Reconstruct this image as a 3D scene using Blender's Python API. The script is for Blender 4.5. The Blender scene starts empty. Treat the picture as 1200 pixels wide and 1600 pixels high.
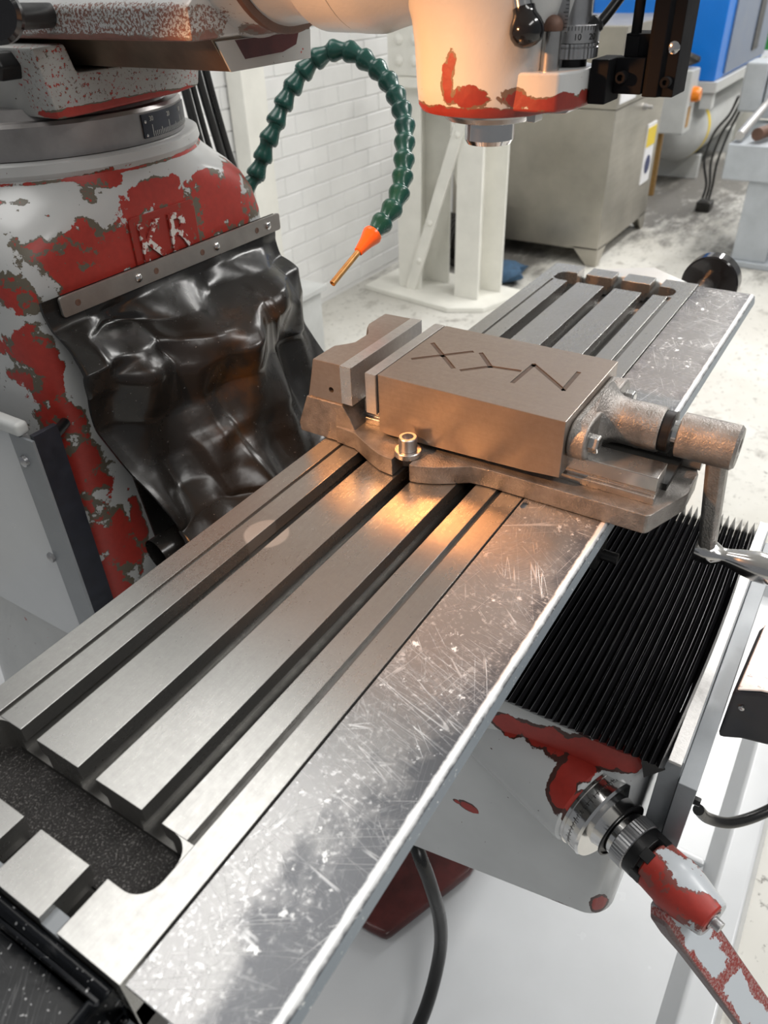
import bpy, bmesh, math, random
from mathutils import Vector, Matrix

random.seed(7)
S = bpy.context.scene
COL = S.collection

# ------------------------------------------------------------------ camera, world, lights, exposure
cam_d = bpy.data.cameras.new('camera')
cam = bpy.data.objects.new('camera', cam_d)
COL.objects.link(cam)
S.camera = cam
cam_d.sensor_fit = 'VERTICAL'
cam_d.sensor_height = 36.0
cam_d.sensor_width = 27.0
cam_d.lens = 26.687
cam_d.clip_start = 0.02
cam_d.dof.use_dof = True
cam_d.dof.focus_distance = 0.80
cam_d.dof.aperture_fstop = 8.0
cam.matrix_world = Matrix((
    (0.53372388, 0.51029130, -0.67434532, -0.07208369),
    (-0.84507611, 0.29224283, -0.44770582, -0.23759819),
    (-0.03138780, 0.80882441, 0.58721196, 0.45939981),
    (0, 0, 0, 1)))

S.view_settings.view_transform = 'Standard'
S.view_settings.look = 'None'
S.view_settings.gamma = 1.0
S.view_settings.use_curve_mapping = False
S.view_settings.exposure = 0.08

w = bpy.data.worlds.new('hall')
S.world = w
w.use_nodes = True
w.node_tree.nodes['Background'].inputs[0].default_value = (0.93, 0.96, 1.0, 1)
w.node_tree.nodes['Background'].inputs[1].default_value = 0.20


def area(name, loc, size, size_y, power, color=(1, 0.985, 0.96), rot=(0, 0, 0)):
    d = bpy.data.lights.new(name, 'AREA')
    d.shape = 'RECTANGLE'
    d.size = size
    d.size_y = size_y
    d.energy = power
    d.color = color
    o = bpy.data.objects.new(name, d)
    o.location = loc
    o.rotation_euler = rot
    COL.objects.link(o)
    return o


# unseen overhead fluorescents, added and sized for fill and table reflections
area('ceiling_fill', (0.60, 1.20, 2.3), 1.6, 1.2, 25)
area('ceiling_fill', (-0.7, -1.9, 2.6), 2.0, 0.5, 42)
area('ceiling_fill', (2.0, -1.9, 2.6), 2.0, 0.4, 85)
area('ceiling_fill', (4.2, -0.2, 2.7), 1.8, 0.4, 75)
area('ceiling_fill', (6.6, -0.6, 2.8), 1.8, 0.4, 85)
area('ceiling_fill', (9.0, 0.2, 2.8), 1.8, 0.4, 90)

# ------------------------------------------------------------------ mesh helpers
ORG = {}


def thing(name, label, cat, loc=(0, 0, 0), group=None):
    o = bpy.data.objects.new(name, None)
    o.empty_display_size = 0.05
    o.location = loc
    o['label'] = label
    o['category'] = cat
    if group:
        o['group'] = group
    COL.objects.link(o)
    ORG[o] = Vector(loc)
    return o


def tag(o, label, cat, group=None):
    o['label'] = label
    o['category'] = cat
    if group:
        o['group'] = group
    return o


def fin(name, bm, mat, parent=None, bevel=0.0, seg=2, ang=32, smooth=True, loc=None, bang=28):
    bmesh.ops.remove_doubles(bm, verts=bm.verts, dist=1e-6)
    bmesh.ops.recalc_face_normals(bm, faces=bm.faces)
    if bevel > 0:
        es = [e for e in bm.edges if len(e.link_faces) == 2 and e.calc_face_angle(0) > math.radians(bang)]
        if es:
            bmesh.ops.bevel(bm, geom=es, offset=bevel, segments=seg, profile=0.5,
                            affect='EDGES', clamp_overlap=True)
    base = ORG[parent] if parent is not None else Vector(loc or (0, 0, 0))
    bmesh.ops.translate(bm, verts=bm.verts, vec=-base)
    me = bpy.data.meshes.new(name)
    bm.to_mesh(me)
    bm.free()
    if smooth:
        me.shade_smooth()
        me.set_sharp_from_angle(angle=math.radians(ang))
    me.materials.append(mat)
    o = bpy.data.objects.new(name, me)
    COL.objects.link(o)
    if parent is not None:
        o.parent = parent
    else:
        o.location = base
    ORG[o] = base
    if bevel > 0 and smooth:
        wn = o.modifiers.new('weighted_normal', 'WEIGHTED_NORMAL')
        wn.weight = 100
        wn.keep_sharp = True
    return o


def cut(o, cb, mat=None):
    """carve a real recess out of a finished mesh"""
    me = bpy.data.meshes.new('c')
    bmesh.ops.recalc_face_normals(cb, faces=cb.faces)
    bmesh.ops.translate(cb, verts=cb.verts, vec=-ORG[o])
    cb.to_mesh(me)
    cb.free()
    if mat is not None:
        me.materials.append(mat)
    c = bpy.data.objects.new('c', me)
    COL.objects.link(c)
    c.matrix_world = Matrix.Translation(ORG[o])
    wns = [m.name for m in o.modifiers]
    for n in wns:
        o.modifiers.remove(o.modifiers[n])
    md = o.modifiers.new('cut', 'BOOLEAN')
    md.operation = 'DIFFERENCE'
    md.object = c
    md.solver = 'EXACT'
    md.material_mode = 'TRANSFER'
    bpy.context.view_layer.update()
    dg = bpy.context.evaluated_depsgraph_get()
    nm = bpy.data.meshes.new_from_object(o.evaluated_get(dg))
    nm.name = o.data.name
    o.modifiers.clear()
    o.data = nm
    nm.shade_smooth()
    nm.set_sharp_from_angle(angle=math.radians(32))
    bpy.data.objects.remove(c)
    bpy.data.meshes.remove(me)
    if wns:
        wn = o.modifiers.new('weighted_normal', 'WEIGHTED_NORMAL')
        wn.weight = 100
        wn.keep_sharp = True


def struct(o):
    o['kind'] = 'structure'
    return o


def B():
    return bmesh.new()


def box(bm, x0, x1, y0, y1, z0, z1, M=None):
    v = [bm.verts.new((x, y, z)) for x in (x0, x1) for y in (y0, y1) for z in (z0, z1)]
    for f in ((0, 1, 3, 2), (4, 6, 7, 5), (0, 4, 5, 1), (2, 3, 7, 6), (0, 2, 6, 4), (1, 5, 7, 3)):
        bm.faces.new([v[i] for i in f])
    if M is not None:
        bmesh.ops.transform(bm, matrix=M, verts=v)
    return bm


def prism(bm, pts, axis, a, b):
    def P(p, t):
        if axis == 'x':
            return (t, p[0], p[1])
        if axis == 'y':
            return (p[0], t, p[1])
        return (p[0], p[1], t)
    va = [bm.verts.new(P(p, a)) for p in pts]
    vb = [bm.verts.new(P(p, b)) for p in pts]
    bm.faces.new(va)
    bm.faces.new(vb[::-1])
    n = len(pts)
    for i in range(n):
        j = (i + 1) % n
        bm.faces.new((va[i], vb[i], vb[j], va[j]))
    return bm


def frame_of(d):
    d = Vector(d).normalized()
    up = Vector((0, 0, 1)) if abs(d.z) < 0.9 else Vector((1, 0, 0))
    u = d.cross(up).normalized()
    v = u.cross(d).normalized()
    return d, u, v


def lathe(bm, p0, d, prof, n=40, capa=True, capb=True):
    d, u, v = frame_of(d)
    p0 = Vector(p0)
    rings = []
    for t, r in prof:
        c = p0 + d * t
        rings.append([bm.verts.new(c + (u * math.cos(2 * math.pi * k / n) + v * math.sin(2 * math.pi * k / n)) * max(r, 1e-5))
                      for k in range(n)])
    for a, b in zip(rings, rings[1:]):
        for k in range(n):
            bm.faces.new((a[k], a[(k + 1) % n], b[(k + 1) % n], b[k]))
    if capa:
        bm.faces.new(rings[0][::-1])
    if capb:
        bm.faces.new(rings[-1])
    return bm


def cyl(bm, p0, p1, r0, r1=None, n=32):
    p0, p1 = Vector(p0), Vector(p1)
    L = (p1 - p0).length
    return lathe(bm, p0, p1 - p0, [(0, r0), (L, r0 if r1 is None else r1)], n)


def hexbolt(bm, p, d, af, h):
    return lathe(bm, p, d, [(0, af / 1.732), (h * 0.85, af / 1.732), (h, af / 1.732 * 0.86)], 6)


def catmull(pts, k=8):
    P = [Vector(p) for p in pts]
    P = [P[0] * 2 - P[1]] + P + [P[-1] * 2 - P[-2]]
    out = []
    for i in range(1, len(P) - 2):
        for s in range(k):
            t = s / k
            a, b, c, d = P[i - 1], P[i], P[i + 1], P[i + 2]
            out.append(0.5 * ((2 * b) + (c - a) * t + (2 * a - 5 * b + 4 * c - d) * t * t + (3 * b - a - 3 * c + d) * t ** 3))
    out.append(P[-2])
    return out


def tube(bm, pts, r, n=12, smooth=8):
    pts = catmull(pts, smooth) if smooth else [Vector(p) for p in pts]
    t0 = (pts[1] - pts[0]).normalized()
    _, u, v = frame_of(t0)
    rings = []
    m = len(pts)
    for i, p in enumerate(pts):
        t = (pts[min(i + 1, m - 1)] - pts[max(i - 1, 0)]).normalized()
        u = (u - t * u.dot(t)).normalized()
        v = t.cross(u)
        rr = r(i / (m - 1)) if callable(r) else r
        rings.append([bm.verts.new(p + (u * math.cos(2 * math.pi * k / n) + v * math.sin(2 * math.pi * k / n)) * rr) for k in range(n)])
    for a, b in zip(rings, rings[1:]):
        for k in range(n):
            bm.faces.new((a[k], a[(k + 1) % n], b[(k + 1) % n], b[k]))
    bm.faces.new(rings[0][::-1])
    bm.faces.new(rings[-1])
    return bm


def loft(bm, rings, caps=True):
    R = [[bm.verts.new(p) for p in r] for r in rings]
    n = len(R[0])
    for a, b in zip(R, R[1:]):
        for k in range(n):
            bm.faces.new((a[k], a[(k + 1) % n], b[(k + 1) % n], b[k]))
    if caps:
        bm.faces.new(R[0][::-1])
        bm.faces.new(R[-1])
    return bm


def sup(cx, cy, z, hx, hy, e, n=128):
    out = []
    for k in range(n):
        t = 2 * math.pi * (k + 0.5) / n
        c, s = math.cos(t), math.sin(t)
        out.append((cx + hx * math.copysign(abs(c) ** (2 / e), c), cy + hy * math.copysign(abs(s) ** (2 / e), s), z))
    return out


def rrect(x0, x1, y0, y1, r, n=6):
    out = []
    for cx, cy, a0 in ((x1 - r, y1 - r, 0), (x0 + r, y1 - r, 90), (x0 + r, y0 + r, 180), (x1 - r, y0 + r, 270)):
        for k in range(n + 1):
            a = math.radians(a0 + 90 * k / n)
            out.append((cx + r * math.cos(a), cy + r * math.sin(a)))
    return out


def text_mesh(bm, s, size, depth, M, font_off=0.0):
    cu = bpy.data.curves.new('t', 'FONT')
    cu.body = s
    cu.size = size
    cu.extrude = depth
    cu.offset = font_off
    cu.align_x = 'CENTER'
    cu.align_y = 'CENTER'
    cu.resolution_u = 3
    ob = bpy.data.objects.new('t', cu)
    me = bpy.data.meshes.new_from_object(ob)
    t = bmesh.new()
    t.from_mesh(me)
    bmesh.ops.transform(t, matrix=M, verts=t.verts)
    tmp = bpy.data.meshes.new('t')
    t.to_mesh(tmp)
    t.free()
    bm.from_mesh(tmp)
    bpy.data.meshes.remove(tmp)
    bpy.data.meshes.remove(me)
    bpy.data.objects.remove(ob)
    bpy.data.curves.remove(cu)
    return bm


# ------------------------------------------------------------------ material helpers
class NT:
    def __init__(self, name):
        self.m = bpy.data.materials.new(name)
        self.m.use_nodes = True
        self.t = self.m.node_tree
        self.b = self.t.nodes['Principled BSDF']
        self.geo = None

    def n(self, typ, **kw):
        nd = self.t.nodes.new(typ)
        for k, v in kw.items():
            setattr(nd, k, v)
        return nd

    def ln(self, a, b):
        self.t.links.new(a, b)

    def put(self, sock, val):
        if isinstance(val, bpy.types.NodeSocket):
            self.ln(val, sock)
        else:
            sock.default_value = val

    def pos(self):
        if self.geo is None:
            self.geo = self.n('ShaderNodeNewGeometry')
        return self.geo.outputs['Position']

    def mapped(self, scale=(1, 1, 1), rot=(0, 0, 0), loc=(0, 0, 0)):
        mp = self.n('ShaderNodeMapping')
        self.ln(self.pos(), mp.inputs[0])
        mp.inputs['Scale'].default_value = scale
        mp.inputs['Rotation'].default_value = rot
        mp.inputs['Location'].default_value = loc
        return mp.outputs[0]

    def noise(self, scale, detail=4, rough=0.55, vec=None, dist=0.0):
        nd = self.n('ShaderNodeTexNoise')
        nd.inputs['Scale'].default_value = scale
        nd.inputs['Detail'].default_value = detail
        nd.inputs['Roughness'].default_value = rough
        nd.inputs['Distortion'].default_value = dist
        self.ln(vec if vec is not None else self.pos(), nd.inputs['Vector'])
        return nd.outputs['Fac']

    def math(self, op, a, b=0.0, c=0.0, clamp=False):
        nd = self.n('ShaderNodeMath', operation=op, use_clamp=clamp)
        self.put(nd.inputs[0], a)
        self.put(nd.inputs[1], b)
        self.put(nd.inputs[2], c)
        return nd.outputs[0]

    def ramp(self, x, lo, hi, a=0.0, b=1.0):
        nd = self.n('ShaderNodeMapRange')
        nd.clamp = True
        self.put(nd.inputs[0], x)
        nd.inputs[1].default_value = lo
        nd.inputs[2].default_value = hi
        nd.inputs[3].default_value = a
        nd.inputs[4].default_value = b
        return nd.outputs[0]

    def mix(self, f, a, b):
        nd = self.n('ShaderNodeMix', data_type='RGBA')
        self.put(nd.inputs[0], f)
        self.put(nd.inputs[6], (*a, 1) if isinstance(a, tuple) else a)
        self.put(nd.inputs[7], (*b, 1) if isinstance(b, tuple) else b)
        return nd.outputs[2]

    def bump(self, h, strength=0.3, dist=0.001, prev=None):
        nd = self.n('ShaderNodeBump')
        nd.inputs['Strength'].default_value = strength
        nd.inputs['Distance'].default_value = dist
        self.ln(h, nd.inputs['Height'])
        if prev is not None:
            self.ln(prev, nd.inputs['Normal'])
        return nd.outputs[0]

    def out(self, col=None, rough=None, metal=None, normal=None, coat=None, spec=None):
        b = self.b.inputs
        if col is not None:
            self.put(b['Base Color'], (*col, 1) if isinstance(col, tuple) else col)
        if rough is not None:
            self.put(b['Roughness'], rough)
        if metal is not None:
            self.put(b['Metallic'], metal)
        if normal is not None:
            self.ln(normal, b['Normal'])
        if coat is not None:
            self.put(b['Coat Weight'], coat)
        if spec is not None:
            self.put(b['Specular IOR Level'], spec)
        return self.m

    def scratches(self, seeds, freq=14, stretch=0.02, width=0.012, keep=0.5):
        """thin bright hairlines in several directions, 0..1"""
        acc = None
        for i, a in enumerate(seeds):
            r_ = self.mapped((1, 1, 1), (0, 0, math.radians(a)), (i * 3.7, i * 1.3, 0))
            mp = self.n('ShaderNodeMapping')
            self.ln(r_, mp.inputs[0])
            mp.inputs['Scale'].default_value = (freq * 6, freq * 6 * stretch, freq)
            v = mp.outputs[0]
            nz = self.noise(1.0, 2, 0.5, v, 0.15)
            ln = self.math('ABSOLUTE', self.math('SUBTRACT', nz, 0.5))
            ln = self.ramp(ln, width * 0.3, width, 1, 0)
            g = self.ramp(self.noise(9 + 3 * i, 2, 0.5, self.mapped((1, 1, 1), (0, 0, 0), (i * 7.1, 2.2, 0))), keep, keep + 0.06)
            ln = self.math('MULTIPLY', ln, g)
            acc = ln if acc is None else self.math('MAXIMUM', acc, ln)
        return acc

    def blobs(self, L, soft=1.0):
        acc = None
        for c, r in L:
            s = self.n('ShaderNodeVectorMath', operation='SUBTRACT')
            self.ln(self.pos(), s.inputs[0])
            s.inputs[1].default_value = c
            d = self.n('ShaderNodeVectorMath', operation='DIVIDE')
            self.ln(s.outputs[0], d.inputs[0])
            d.inputs[1].default_value = r
            l = self.n('ShaderNodeVectorMath', operation='LENGTH')
            self.ln(d.outputs[0], l.inputs[0])
            v = self.math('SUBTRACT', 1.0, l.outputs['Value'])
            acc = v if acc is None else self.math('MAXIMUM', acc, v)
        return acc


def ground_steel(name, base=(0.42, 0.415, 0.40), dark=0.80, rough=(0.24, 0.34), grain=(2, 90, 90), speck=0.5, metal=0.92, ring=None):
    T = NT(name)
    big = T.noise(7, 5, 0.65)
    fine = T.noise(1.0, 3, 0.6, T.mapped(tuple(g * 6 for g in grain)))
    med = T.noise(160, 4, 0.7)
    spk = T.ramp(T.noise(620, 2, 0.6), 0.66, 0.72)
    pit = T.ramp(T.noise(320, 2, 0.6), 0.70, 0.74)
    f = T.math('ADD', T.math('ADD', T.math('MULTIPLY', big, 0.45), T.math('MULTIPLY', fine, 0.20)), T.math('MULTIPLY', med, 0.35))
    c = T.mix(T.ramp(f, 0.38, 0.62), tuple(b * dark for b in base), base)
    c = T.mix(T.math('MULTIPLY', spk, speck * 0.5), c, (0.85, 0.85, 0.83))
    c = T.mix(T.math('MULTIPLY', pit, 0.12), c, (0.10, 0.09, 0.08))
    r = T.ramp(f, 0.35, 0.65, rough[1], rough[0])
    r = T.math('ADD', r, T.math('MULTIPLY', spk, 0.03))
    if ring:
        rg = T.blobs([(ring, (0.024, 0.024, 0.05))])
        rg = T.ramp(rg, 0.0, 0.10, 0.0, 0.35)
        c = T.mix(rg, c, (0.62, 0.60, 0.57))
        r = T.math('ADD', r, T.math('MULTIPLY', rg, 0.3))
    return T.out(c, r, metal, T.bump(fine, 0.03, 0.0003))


def plain(name, col, rough=0.5, metal=0.0, var=0.12, scale=14, bump=0.0, bscale=200, coat=None, spec=None):
    T = NT(name)
    nz = T.noise(scale, 5, 0.6)
    c = T.mix(T.ramp(nz, 0.3, 0.7), tuple(max(0, x * (1 - var)) for x in col), tuple(min(1, x * (1 + var)) for x in col))
    nm = T.bump(T.noise(bscale, 3, 0.6), bump, 0.001) if bump else None
    r = T.ramp(nz, 0.3, 0.7, max(0.02, rough * 0.85), min(1, rough * 1.15))
    return T.out(c, r, metal, nm, coat, spec)


WHITE = (0.50, 0.505, 0.50)
RED = (0.33, 0.026, 0.017)
OLIVE = (0.105, 0.090, 0.064)


def chipped(name, blobs, top=WHITE, red=RED, under=OLIVE, amp=0.9, nscale=38, chips=0.64, rough=0.28, speckle=None, castbump=0.0, cap=1.0):
    """old machine enamel: grey top coat flaked down to red primer and filler"""
    T = NT(name)
    n1 = T.noise(nscale, 8, 0.66)
    nn = T.math('MULTIPLY', T.math('SUBTRACT', n1, 0.5), amp * 2)
    m = T.math('ADD', T.math('MINIMUM', T.blobs(blobs), cap), nn) if blobs else T.math('SUBTRACT', nn, 0.75)
    small = T.math('MULTIPLY', T.math('SUBTRACT', T.noise(nscale * 3.2, 3, 0.6), chips), 4.0)
    m = T.math('MAXIMUM', m, small)
    if speckle:
        sb, lev, sc = speckle
        sp = T.math('ADD', T.math('MULTIPLY', T.math('SUBTRACT', T.noise(sc, 4, 0.7), lev), 5.0),
                    T.math('MINIMUM', T.math('MULTIPLY', T.blobs(sb), 6.0), 0.0))
        m = T.math('MAXIMUM', m, sp)
    chip = T.ramp(m, 0.0, 0.02)
    inner = T.math('ADD', T.ramp(m, 0.05, 0.09), 0.0)
    und = T.ramp(T.math('ADD', m, T.math('MULTIPLY', T.math('SUBTRACT', T.noise(nscale * 0.9, 3, 0.5, T.mapped((1, 1, 1), (0, 0, 0), (5, 5, 5))), 0.5), 1.4)), 0.14, 0.16)
    rv = T.noise(120, 3, 0.6)
    redc = T.mix(rv, tuple(x * 0.75 for x in red), tuple(x * 1.25 for x in red))
    ex = T.mix(und, under, redc)
    dirt = T.noise(6, 4, 0.6)
    tc = T.mix(T.ramp(dirt, 0.35, 0.7), top, tuple(x * 0.88 for x in top))
    c = T.mix(chip, tc, ex)
    r = T.math('ADD', T.math('MULTIPLY', chip, 0.22), rough)
    nb = T.bump(T.math('MULTIPLY', chip, -1.0), 0.5, 0.0012)
    if castbump:
        nb = T.bump(T.noise(160, 3, 0.6), castbump, 0.001, nb)
    return T.out(c, r, 0.0, nb)


# ------------------------------------------------------------------ materials
M = {}
M['table'] = ground_steel('ground_table_steel', ring=(0.366, 0.195, 0.0))
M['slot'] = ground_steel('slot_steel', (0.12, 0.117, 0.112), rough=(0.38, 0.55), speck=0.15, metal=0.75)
T = NT('raw_casting_trough')
g1 = T.noise(620, 3, 0.7)
M['trough'] = T.out(T.mix(T.ramp(g1, 0.55, 0.70), (0.020, 0.018, 0.017), (0.22, 0.21, 0.20)), 0.40, 0.3, T.bump(g1, 0.9, 0.0012))
M['jaw'] = ground_steel('vise_ground_steel', (0.37, 0.32, 0.28), rough=(0.28, 0.42), grain=(40, 2, 40), speck=0.1, metal=0.85)
M['jawplate'] = ground_steel('jaw_plate_steel', (0.66, 0.65, 0.635), rough=(0.22, 0.36), grain=(40, 3, 40), speck=0.2)
M['cast'] = plain('vise_cast_iron', (0.27, 0.255, 0.24), 0.40, 0.75, 0.28, 60, 0.9, 480)
M['steel'] = plain('machined_steel', (0.50, 0.49, 0.475), 0.26, 0.95, 0.12, 40)
M['chrome'] = plain('polished_steel', (0.66, 0.65, 0.64), 0.14, 1.0, 0.06, 30)
M['satin'] = plain('satin_chrome', (0.45, 0.45, 0.46), 0.34, 0.95, 0.1, 60, 0.15, 900)
M['blackox'] = plain('black_oxide_steel', (0.009, 0.009, 0.0095), 0.36, 0.0, 0.3, 30, spec=0.35)
M['blackmatte'] = plain('black_anodised', (0.006, 0.006, 0.007), 0.75, 0.0, 0.3, 30, spec=0.12)
M['blackgloss'] = plain('black_gloss_plastic', (0.010, 0.010, 0.011), 0.12, 0.0, 0.2, 20)
M['groove'] = plain('stamped_groove', (0.075, 0.060, 0.050), 0.55, 0.4, 0.3, 200)
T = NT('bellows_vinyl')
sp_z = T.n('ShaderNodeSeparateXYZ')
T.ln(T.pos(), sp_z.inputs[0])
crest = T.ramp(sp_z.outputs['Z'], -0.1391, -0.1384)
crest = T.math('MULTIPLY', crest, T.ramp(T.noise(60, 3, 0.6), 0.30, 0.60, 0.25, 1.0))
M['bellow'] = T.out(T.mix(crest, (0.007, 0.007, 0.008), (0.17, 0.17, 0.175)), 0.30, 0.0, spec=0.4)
M['orange'] = plain('orange_plastic', (0.85, 0.13, 0.012), 0.32, 0.0, 0.08, 60)
M['brass'] = plain('old_brass', (0.42, 0.25, 0.09), 0.40, 0.6, 0.2, 120)
M['green'] = plain('green_hose_plastic', (0.008, 0.062, 0.048), 0.26, 0.0, 0.18, 60)
M['cable'] = plain('black_cable', (0.012, 0.012, 0.012), 0.30, 0.0, 0.2, 30)
M['greypaint'] = plain('grey_panel_paint', (0.22, 0.235, 0.25), 0.36, 0.1, 0.1, 20)
M['alu'] = plain('aluminium_strip', (0.52, 0.51, 0.50), 0.45, 0.7, 0.15, 160, 0.2, 500)
M['whitetray'] = plain('white_tray_enamel', (0.56, 0.575, 0.59), 0.25, 0.0, 0.05, 3)
M['wallwhite'] = plain('white_masonry_paint', (0.80, 0.80, 0.79), 0.55, 0.0, 0.05, 5, 0.5, 60)
M['creamsteel'] = plain('cream_painted_steel', (0.80, 0.79, 0.73), 0.45, 0.0, 0.06, 8, 0.15, 80)
M['navy'] = plain('dark_navy_paint', (0.012, 0.014, 0.022), 0.45, 0.0, 0.3, 60)
M['strap'] = plain('steel_strap', (0.34, 0.32, 0.30), 0.36, 0.8, 0.1, 40)
M['bluecab'] = plain('blue_enamel', (0.004, 0.17, 0.62), 0.35, 0.0, 0.05, 4)
M['bluegrey'] = plain('blue_grey_enamel', (0.13, 0.17, 0.25), 0.32, 0.0, 0.12, 5)
M['lightgrey'] = plain('light_grey_enamel', (0.50, 0.51, 0.50), 0.4, 0.0, 0.1, 6)
M['greymach'] = plain('grey_machine_enamel', (0.42, 0.45, 0.48), 0.4, 0.0, 0.12, 7)
M['yellow'] = plain('yellow_label', (0.75, 0.55, 0.03), 0.5, 0.0, 0.05, 10)
M['paper'] = plain('white_label', (0.80, 0.80, 0.82), 0.5, 0.0, 0.05, 30)
M['inkblue'] = plain('dark_print', (0.03, 0.04, 0.12), 0.5, 0.0, 0.05, 30)
M['amber'] = plain('amber_knob', (0.80, 0.22, 0.01), 0.3, 0.0, 0.1, 30)
M['rust'] = plain('rusty_brown_steel', (0.13, 0.07, 0.05), 0.6, 0.2, 0.3, 30)
M['gasgreen'] = plain('green_enamel', (0.02, 0.20, 0.04), 0.4, 0.0, 0.1, 10)
M['grime'] = plain('grimy_dark_metal', (0.035, 0.033, 0.03), 0.5, 0.3, 0.5, 20)
M['cloth'] = plain('blue_rag', (0.04, 0.09, 0.16), 0.8, 0.0, 0.3, 40)
M['plaque'] = plain('blue_black_plaque', (0.016, 0.019, 0.032), 0.34, 0.2, 0.3, 60)
M['tick'] = plain('pale_engraving', (0.42, 0.42, 0.40), 0.5, 0.2, 0.1, 60)
M['inkblack'] = plain('engraved_black', (0.02, 0.02, 0.02), 0.5, 0.2, 0.1, 60)

# stainless coolant box
T = NT('brushed_stainless')
f1 = T.noise(1.0, 4, 0.6, T.mapped((3, 3, 40)))
f2 = T.noise(3.2, 4, 0.6)
M['stainless'] = T.out(T.mix(T.ramp(f2, 0.3, 0.7), (0.36, 0.34, 0.295), (0.52, 0.49, 0.43)), T.ramp(f1, 0.3, 0.7, 0.30, 0.44), 0.85, T.bump(f1, 0.05, 0.001))

# scratched grey cover plate along the table front
T = NT('scratched_grey_plate')
sc = T.scratches([18, -32, 64, 100, -70, 40, 5], 8, 0.035, 0.0030, 0.54)
sc2 = T.scratches([8, 75, -50, 30, -15], 26, 0.04, 0.007, 0.52)
rub = T.blobs([((0.42, -0.03, 0), (0.34, 0.052, 0.1)), ((0.60, -0.02, 0), (0.24, 0.06, 0.1)), ((0.2, -0.012, 0), (0.3, 0.03, 0.1)),
               ((1.0, -0.045, 0), (0.4, 0.05, 0.1)), ((0.02, -0.03, 0), (0.05, 0.03, 0.1))])
wn = T.noise(30, 5, 0.7)
rubm = T.ramp(T.math('ADD', rub, T.math('MULTIPLY', T.math('SUBTRACT', wn, 0.5), 1.5)), -0.10, 0.35, 0.0, 0.9)
sep = T.n('ShaderNodeSeparateXYZ')
T.ln(T.pos(), sep.inputs[0])
edge = T.ramp(T.math('ADD', T.math('ABSOLUTE', T.math('ADD', sep.outputs['Y'], 0.0875)), T.math('MULTIPLY', T.math('SUBTRACT', T.noise(60, 4, 0.7), 0.5), 0.004)), 0.0018, 0.0036, 1, 0)
flake = T.ramp(T.noise(70, 4, 0.7), 0.62, 0.66)
flake = T.math('MULTIPLY', flake, T.ramp(T.noise(11, 2, 0.5), 0.44, 0.58))
dust = T.ramp(T.noise(240, 3, 0.7), 0.56, 0.66)
dust = T.math('MULTIPLY', dust, T.math('ADD', T.math('MULTIPLY', rubm, 0.7), T.ramp(T.noise(16, 3, 0.6), 0.46, 0.60, 0, 0.5)))
wear = T.math('MAXIMUM', T.math('MAXIMUM', T.math('MULTIPLY', sc, 0.42), T.math('MULTIPLY', sc2, 0.12)), T.math('MAXIMUM', edge, flake))
paint = T.mix(T.noise(5, 3, 0.5), (0.070, 0.073, 0.080), (0.125, 0.130, 0.142))
c = T.mix(T.math('MULTIPLY', rubm, 0.85), paint, (0.34, 0.335, 0.33))
c = T.mix(T.math('MULTIPLY', dust, 0.8), c, (0.60, 0.60, 0.60))
c = T.mix(wear, c, (0.86, 0.86, 0.86))
M['plate'] = T.out(c, T.math('ADD', T.math('MULTIPLY', wear, 0.15), 0.27), T.math('ADD', T.math('MULTIPLY', rubm, 0.35), 0.30), T.bump(wear, 0.25, 0.0006))

T = NT('grey_blue_lip')
lw = T.ramp(T.noise(180, 4, 0.7), 0.64, 0.68)
M['lip'] = T.out(T.mix(lw, (0.215, 0.25, 0.285), (0.75, 0.75, 0.75)), 0.4, 0.2)

# rubber chip guard
T = NT('oily_black_rubber')
st = T.ramp(T.blobs([((0.66, 0.46, 0.06), (0.10, 0.2, 0.035)), ((0.60, 0.45, 0.02), (0.05, 0.2, 0.05)), ((0.72, 0.45, 0.03), (0.05, 0.2, 0.02)),
                     ((0.56, 0.45, -0.02), (0.05, 0.2, 0.05))]), 0.0, 0.6)
st = T.math('MULTIPLY', st, T.ramp(T.noise(26, 4, 0.6), 0.42, 0.62))
c = T.mix(st, (0.0125, 0.0115, 0.0105), (0.036, 0.018, 0.006))
sp = T.ramp(T.noise(420, 1, 0.5), 0.765, 0.79)
c = T.mix(T.math('MULTIPLY', sp, 0.5), c, (0.3, 0.3, 0.3))
M['rubber'] = T.out(c, T.ramp(T.noise(14, 4, 0.6), 0.3, 0.7, 0.16, 0.32), 0.0, T.bump(T.noise(22, 3, 0.5), 0.18, 0.006), spec=0.38)

# end tray
T = NT('oily_black_tray')
dots = T.ramp(T.noise(330, 1, 0.5), 0.72, 0.75)
scr = T.scratches([10, 55], 30, 0.05, 0.02, 0.58)
M['tray'] = T.out(T.mix(T.math('MAXIMUM', dots, T.math('MULTIPLY', scr, 0.12)), (0.008, 0.009, 0.011), (0.50, 0.50, 0.50)), 0.22, 0.0, T.bump(T.noise(60, 3, 0.5), 0.2, 0.002), spec=0.2)

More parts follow.
